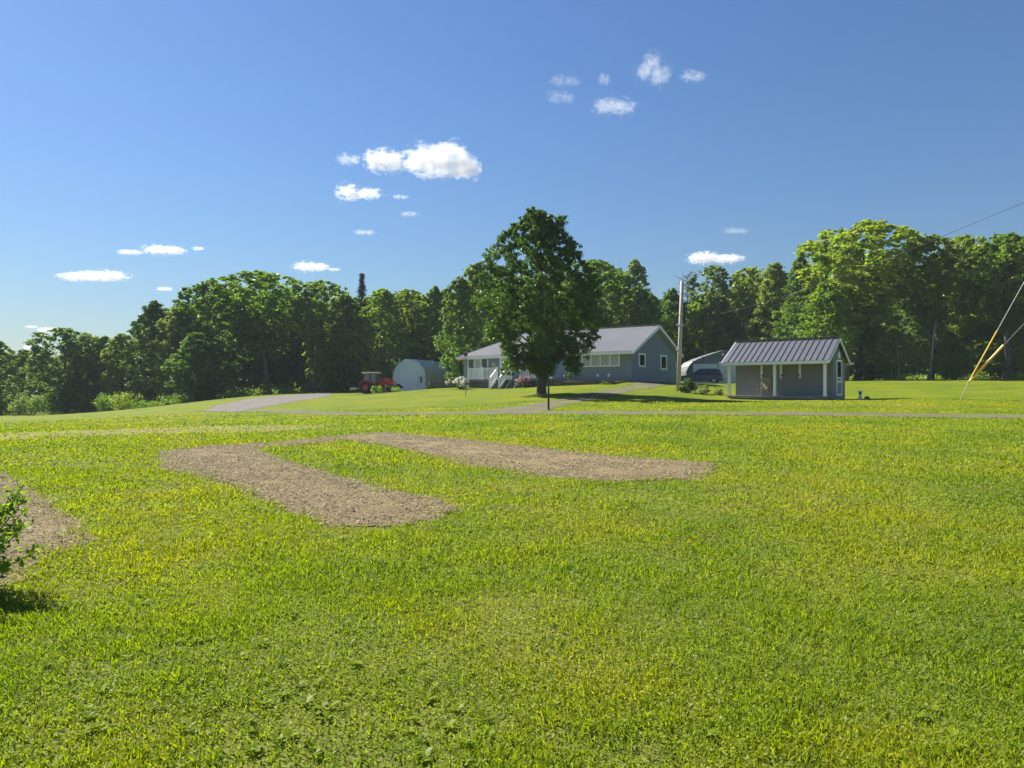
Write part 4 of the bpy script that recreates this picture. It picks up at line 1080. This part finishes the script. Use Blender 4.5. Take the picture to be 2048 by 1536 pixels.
# ------------------------------------------------------------------ tractor (x forward = to the right)
def tractor():
    b = G(752, 74); root = thing('red_tractor', 'red tractor with cab and raised front loader in front of the round shed', 'tractor', b, R_(-8)); root.scale = (.86, .86, .86)
    for s in (-1, 1):
        mb = MB(); mb.tube([(-.95,s*.98,.72),(-.95,s*.58,.72)], .72, 20)
        for k in range(16):
            t = k*math.pi/8; mb.beam((-.95+.72*math.cos(t), s*.97, .72+.72*math.sin(t)), (-.95+.72*math.cos(t+.2), s*.6, .72+.72*math.sin(t+.2)), .08, .06)
        wh = mb.build('rear_wheel', M['rubber'], root)
        mb = MB(); mb.tube([(-.95,s*1.0,.72),(-.95,s*.9,.72)], .33, 14); mb.build('rim', M['red'], wh)
        mb = MB(); mb.tube([(1.35,s*.85,.46),(1.35,s*.52,.46)], .46, 18); wh = mb.build('front_wheel', M['rubber'], root)
        mb = MB(); mb.tube([(1.35,s*.87,.46),(1.35,s*.8,.46)], .25, 12); mb.build('rim', M['red'], wh)
        mb = MB(); pts = [(-1.75,.95),(-1.55,1.42),(-.95,1.58),(-.35,1.40),(-.2,1.1),(-.35,1.1),(-.5,1.3),(-.95,1.46),(-1.45,1.32),(-1.6,.95)]
        mb.prism(pts, s*.55, s*1.02, 'y'); mb.build('fender', M['red'], root)
        mb = MB(); mb.beam((.15,s*.55,1.35),(1.3,s*.62,1.75),.09,.16); mb.beam((1.3,s*.62,1.75),(2.45,s*.62,.95),.09,.16); mb.beam((.15,s*.55,.6),(.15,s*.55,1.45),.12,.14); mb.beam((.5,s*.6,.9),(1.5,s*.6,1.5),.06,.07)
        mb.build('loader_arm', M['red'], root)
    mb = MB(); mb.prism([(.35,.7),(.35,1.5),(1.75,1.38),(1.95,1.2),(1.95,.7)], -.33, .33, 'y'); mb.build('hood', M['red'], root, bevel=.05)
    mb = MB(); mb.box(1.955,1.98,-.26,.26,.78,1.18); mb.build('grille', M['black'], root)
    mb = MB(); mb.box(-1.2,1.7,-.25,.25,.45,.72); mb.tube([(1.35,-.6,.46),(1.35,.6,.46)],.08,8); mb.tube([(-.95,-.7,.72),(-.95,.7,.72)],.14,8); mb.build('chassis', M['black'], root)
    mb = MB()
    for x, y in ((-1.35,-.6),(-1.35,.6),(.2,-.6),(.2,.6),(-.55,-.63),(-.55,.63)): mb.beam((x,y,.95),(x*.92,y*.95,2.3),.07,.07)
    mb.box(-1.38,.25,-.62,.62,.72,1.12); mb.build('cab_frame', M['black'], root)
    mb = MB(); mb.add([(-1.33,-.57,1.13),(.19,-.57,1.13),(.19,.57,1.13),(-1.33,.57,1.13),(-1.22,-.55,2.28),(.17,-.55,2.28),(.17,.55,2.28),(-1.22,.55,2.28)],
        [(0,1,5,4),(1,2,6,5),(2,3,7,6),(3,0,4,7)]); mb.build('cab_glass', M['glass_cab'], root)
    mb = MB(); mb.box(-1.5,.42,-.74,.74,2.3,2.46); mb.build('cab_roof', M['pinkish'], root, bevel=.06)
    mb = MB(); mb.tube([(.75,.2,1.45),(.75,.2,2.1)], .05, 8); mb.build('exhaust', M['black'], root)
    mb = MB(); mb.add([(2.4,-.9,1.1),(2.35,-.9,.72),(3.05,-.9,.62),(2.4,.9,1.1),(2.35,.9,.72),(3.05,.9,.62),(2.55,-.9,1.12),(2.55,.9,1.12)],
        [(0,1,4,3),(1,2,5,4),(0,6,2,1),(3,4,5,7),(0,3,7,6)]); mb.build('bucket', M['black'], root, bevel=.01)
    mb = MB(); mb.beam((2.42,-.92,1.13),(2.42,.92,1.13),.3,.05); mb.beam((2.4,-.93,1.1),(2.95,-.93,.72),.03,.06); mb.build('bucket_rim', M['galv'], root)
    mb = MB(); mb.box(-2.75,-1.45,-.8,.8,.55,.66); mb.box(-1.75,-1.3,-.3,.3,.5,.95); mb.box(-2.8,-2.7,-.8,.8,.4,.7); mb.build('rear_implement', M['galv'], root)
tractor()
bl = thing('dark_barrel', 'dark upright barrel on the grass in front of the tractor loader', 'barrel', G(776, 70, -.03))
mb = MB(); mb.tube([(0,0,0),(0,0,.05),(0,0,.38),(0,0,.72),(0,0,.76)],[.25,.27,.29,.27,.25],14); mb.build('barrel', M['black'], bl, smooth=False)
for z in (.05, .62):
    mb = MB(); mb.tube([(0,0,z),(0,0,z+.04)], .285, 14); mb.build('hoop', M['metal'], bl)

# ------------------------------------------------------------------ poles, wires, posts
PB = G(1356.5, 52, -.3)
zt = EYE + (HY - 562) / FPX * 52
up = thing('utility_pole', 'weathered grey utility pole standing between the house and the porch shed', 'utility pole', PB)
top = Vector(((1364.5-CX)/FPX*52 - PB.x, 0, zt - PB.z))
mb = MB(); mb.tube([(0,0,0), tuple(top*.5), tuple(top)], [.15,.135,.115], 14); mb.build('pole', M['pole'], up, smooth=True)
def along(py): 
    z = EYE + (HY - py) / FPX * 52 - PB.z; return top * (z / top.z)
mb = MB(); a = along(651); mb.tube([a+Vector((-.24,-.02,0)), a+Vector((.24,-.02,0))], .035, 8); mb.tube([a+Vector((0,0,-.06)), a+Vector((0,0,.06))], .165, 12); mb.ball(tuple(a+Vector((.24,-.02,.05))), .06); mb.ball(tuple(a+Vector((-.24,-.02,.05))), .06); mb.build('bracket', M['metal'], up)
mb = MB(); a = along(700); mb.tube([a+Vector((0,0,-.05)), a+Vector((0,0,.05))], .17, 12); mb.ball(tuple(a+Vector((-.2,-.05,0))), .06); mb.build('bracket', M['metal'], up)

RP = Vector((28.6, 38.0, g1(28.6, 38) - .3))
rp = thing('utility_pole', 'wooden utility pole just beyond the right picture edge holding the guy wires', 'utility pole', RP)
mb = MB(); mb.tube([(0,0,0),(0,0,12.6)], [.17,.12], 14); mb.build('pole', M['pole'], rp, smooth=True)
mb = MB(); mb.beam((-.9,-.16,11.7),(.9,-.16,11.7),.1,.12); mb.build('crossarm', M['pole'], rp)

mbw = MB(); cf = np.polyfit([1366,1520,1908,2048,2150],[640,608,462,407,366],3); pts = []
A = PB + along(640); 
for t in np.linspace(0, 1, 40):
    x = A.x + (RP.x - A.x)*t; y = A.y + (RP.y - A.y)*t; pxx = CX + FPX*x/y; pts.append((x, y, EYE + (HY - np.polyval(cf, pxx))/FPX*y))
mbw.tube(pts, .013, 6); o = mbw.build('service_wire', M['wire']); tag(o, 'thin black overhead wire running from the grey pole up to the right edge', 'wire')
hp = in_house(.3, 8.7, 2.6); a = PB + along(700) + Vector((-.2,-.05,0)); mid = (Vector(hp) + a)/2 - Vector((0,0,.12))
mbw = MB(); mbw.tube([tuple(a), tuple(mid), tuple(hp)], .016, 6); tag(mbw.build('house_wire', M['wire']), 'short black wire from the grey pole to the house eave', 'wire')

AN = G(1918, 40, -.15); EYEPT = Vector(Wp(1937, 765, 39.8))
an = thing('guy_anchor', 'thin metal anchor rod in the lawn under the yellow guy guards', 'anchor rod', AN)
mb = MB(); mb.tube([(0,0,0), tuple(EYEPT - AN)], .018, 6); mb.ball(tuple(EYEPT - AN), .05, 8, 6); mb.build('rod', M['cable'], an)
for zc, f, rg, lab in ((11.55,.285,.036,'steeper guy wire with the thin yellow guard at the right edge'),(7.62,.345,.062,'lower guy wire with the thick yellow guard at the right edge')):
    e = Vector((RP.x - .12, RP.y, zc)); gw = thing('guy_wire', lab, 'guy wire', EYEPT, 0, 'guy wires at the right edge'); d = e - EYEPT
    mb = MB(); mb.tube([(0,0,0), tuple(d)], .014, 6); mb.build('cable', M['cable'], gw)
    mb = MB(); mb.tube([tuple(d*.012), tuple(d*f)], rg, 10); mb.build('guard', M['yellow'], gw)

def post(px, py, top, r0, r1, label, extra, name):
    x, y = pick(px, py); b = Vector((x, y, g1(x, y) - .05)); h = EYE + (HY - top)/FPX*y - b.z
    root = thing(name, label, 'garden post', b); extra(root, h, r0, r1); return root
def e1(root, h, r0, r1):
    mb = MB(); mb.tube([(0,0,0),(0,0,h*.97)],[r0,r1],8); mb.build('post', M['timber_grey'], root)
    mb = MB(); mb.box(-.13,.13,-.13,.13,h*.93,h); mb.add([(-.18,-.18,h),(.18,-.18,h),(.18,.18,h),(-.18,.18,h),(0,0,h+.16)],[(0,1,4),(1,2,4),(2,3,4),(3,0,4),(3,2,1,0)]); mb.build('bird_house', M['timber'], root)
    mb = MB(); mb.beam((0,0,h*.88),(-.28,0,h*.9),.02,.02); mb.ball((-.28,0,h*.84),(.07,.07,.12)); mb.build('feeder', M['redbit'], root)
post(931.5, 791, 706, .035, .03, 'thin bird feeder post on the lawn in front of the porch window', e1, 'feeder_post')
def e2(root, h, r0, r1):
    mb = MB(); mb.tube([(0,0,0),(0,0,h*.55),(0,0,h)],[r0,r0,r1],8); mb.build('post', M['black'], root)
    mb = MB(); mb.tube([(0,0,h-.02),(0,0,h+.05)],[.04,.03],8); mb.build('cap', M['black'], root)
post(1097, 820, 752, .045, .018, 'black stake standing beside the track right of the maple trunk', e2, 'garden_stake')

# ------------------------------------------------------------------ clouds: small cumulus puffs of real vapour, 500 m up
def cloud(px, py, w, h, dens, label, seed, thr=.46, blobs=None, freq=1.0, wisp=0.0):
    v = HY - py; alt = 500.0; Y = (alt - EYE) * FPX / v
    sx, sz = w / 2 / FPX * Y, h / 2 / FPX * Y; sy = max(.6*sx, sz)
    o_mb = MB(); o_mb.box(-1,1,-1,1,-1,1)
    m, nt, out = newmat('cloud_vapour'); t = NT(nt)
    tc = t.n('ShaderNodeTexCoord'); vec = tc.outputs['Object']
    blobs = blobs or [((-.25,0,-.1),(.7,.8,.75)),((.3,0,-.15),(.66,.8,.66))]
    f = None
    for c, s in blobs:
        mp = t.n('ShaderNodeMapping', vector_type='POINT'); mp.inputs['Location'].default_value = tuple(-c[i]/s[i] for i in range(3)); mp.inputs['Scale'].default_value = tuple(1/s[i] for i in range(3))
        t.l(vec, mp.inputs[0]); ln = t.n('ShaderNodeVectorMath', operation='LENGTH'); t.l(mp.outputs[0], ln.inputs[0])
        g = t.math('SUBTRACT', 1.0, ln.outputs['Value']); f = g if f is None else t.math('MAXIMUM', f, g)
    mp = t.n('ShaderNodeMapping'); k = freq; mp.inputs['Scale'].default_value = (1.5*k*max(1, sx/sz*.6), 1.5*k*max(1, sy/sz*.5), 1.5*k); mp.inputs['Location'].default_value = (seed*3.7, seed*1.3, seed*7.1)
    t.l(vec, mp.inputs[0]); nz = t.noise(mp.outputs[0], 1.3, 8, .66)
    dd = t.math('ADD', t.math('MULTIPLY', f, 1.0), t.math('MULTIPLY', t.math('SUBTRACT', nz, thr), 3.6))
    dd = t.math('MULTIPLY', t.math('SUBTRACT', dd, .32), 2.2, clamp=True)
    dd = t.math('MULTIPLY', dd, .5 * dens / sz)
    pv = t.n('ShaderNodeVolumePrincipled'); pv.inputs['Color'].default_value = (.955,.955,.96,1); pv.inputs['Anisotropy'].default_value = .25
    t.l(dd, pv.inputs['Density']); t.l(pv.outputs[0], out.inputs['Volume'])
    o = o_mb.build('cloud', m); o.location = Vector(((px-CX)/FPX*Y, Y, alt)); o.scale = (sx, sy, sz)
    tag(o, label, 'cloud', 'small white clouds in the sky'); return o
CL = [
 (884,322,170,84,5,'largest cloud, white with a faint grey centre, above the maple',1,.44,[((-.42,0,.05),(.52,.7,.85)),((.1,0,.12),(.6,.8,.85)),((.55,0,-.28),(.48,.7,.6))]),
 (769,317,96,66,5,'cloud joined to the left side of the largest cloud',2,.45,None),
 (722,384,122,48,3.2,'long ragged cloud below and left of the largest cloud',3,.47,[((-.5,0,0),(.5,.7,.8)),((.2,0,-.1),(.65,.7,.5))]),
 (697,316,64,40,1.6,'small wisp left of the joined clouds',4,.50,None),
 (800,392,44,16,1.0,'faint wisp at the right end of the long ragged cloud',5,.50,None),
 (818,426,52,22,1.0,'faint pair of wisps below the long ragged cloud',6,.52,None),
 (728,463,60,22,1.1,'tiny ragged wisp above the left woods',7,.52,None),
 (1308,137,96,84,1.9,'ring shaped wispy cloud high on the right',8,.475,[((.28,0,-.25),(.6,.8,.62)),((-.4,0,-.1),(.5,.8,.5)),((-.02,0,.42),(.5,.7,.5))]),
 (1388,148,66,40,1.5,'small cloud right of the ring shaped cloud',9,.48,None),
 (1228,208,106,56,2.0,'wispy cloud below and left of the ring shaped cloud',10,.47,None),
 (1122,190,76,46,.9,'faint scattered wisp left of the other high clouds',11,.50,None),
 (1130,158,84,34,.5,'very faint veil above the scattered wisp',12,.48,None),
 (1209,154,30,40,1.1,'tiny upright wisp left of the ring shaped cloud',13,.48,None),
 (327,498,96,32,3.0,'bright cloud streak over the left woods',14,.46,None),
 (259,503,62,18,1.8,'thin streak left of the bright streak over the left woods',15,.47,None),
 (395,496,30,14,1.6,'small dot of cloud right of the bright streak',16,.46,None),
 (188,553,160,34,2.8,'long flat cloud low in the left sky',17,.46,[((-.4,0,0),(.6,.7,.6)),((.2,0,.1),(.7,.7,.75))]),
 (328,577,38,15,1.8,'tiny streak just above the stepped dark tree',18,.46,None),
 (622,532,86,32,2.6,'flat bottomed cloud just above the middle of the left woods',19,.45,None),
 (668,538,30,12,1.5,'small scrap right of the flat bottomed cloud',20,.46,None),
 (1432,516,130,34,3.0,'flat pillow shaped cloud above the utility pole',21,.44,[((-.4,0,0),(.55,.7,.85)),((.35,0,-.1),(.6,.7,.6))]),
 (103,659,66,16,1.8,'low streak touching the left treetops',22,.45,None),
 (62,653,28,9,1.4,'tiny low streak near the left edge',23,.45,None),
 (66,694,44,22,2.0,'lowest cloud peeking over the far left trees',24,.43,None),
 (1472,460,66,24,.5,'faint wisp above the pillow shaped cloud',25,.48,None),
]
for c in CL: cloud(c[0], c[1], c[2] * .93, c[3] * (.84 if c[1] > 440 else .95), c[4] * (.45 if c[1] < 230 else .8), c[5], c[6], c[7] - .01, c[8], 1.5 if c[2] < 140 else 1.25)

# ------------------------------------------------------------------ added box of thin haze, lifting dark tones like lens glare; clouds stay outside
mb = MB(); mb.box(-2400, 2400, -2400, 2400, -6.5, 32)
m, nt, out = newmat('glare_haze'); t = NT(nt)
pv = t.n('ShaderNodeVolumePrincipled'); pv.inputs['Color'].default_value = (.72, .84, 1, 1); pv.inputs['Density'].default_value = .00026
t.l(pv.outputs[0], out.inputs['Volume'])
tag(mb.build('haze', m), 'thin even haze added to lift the dark woods like lens glare', None, None, 'stuff')
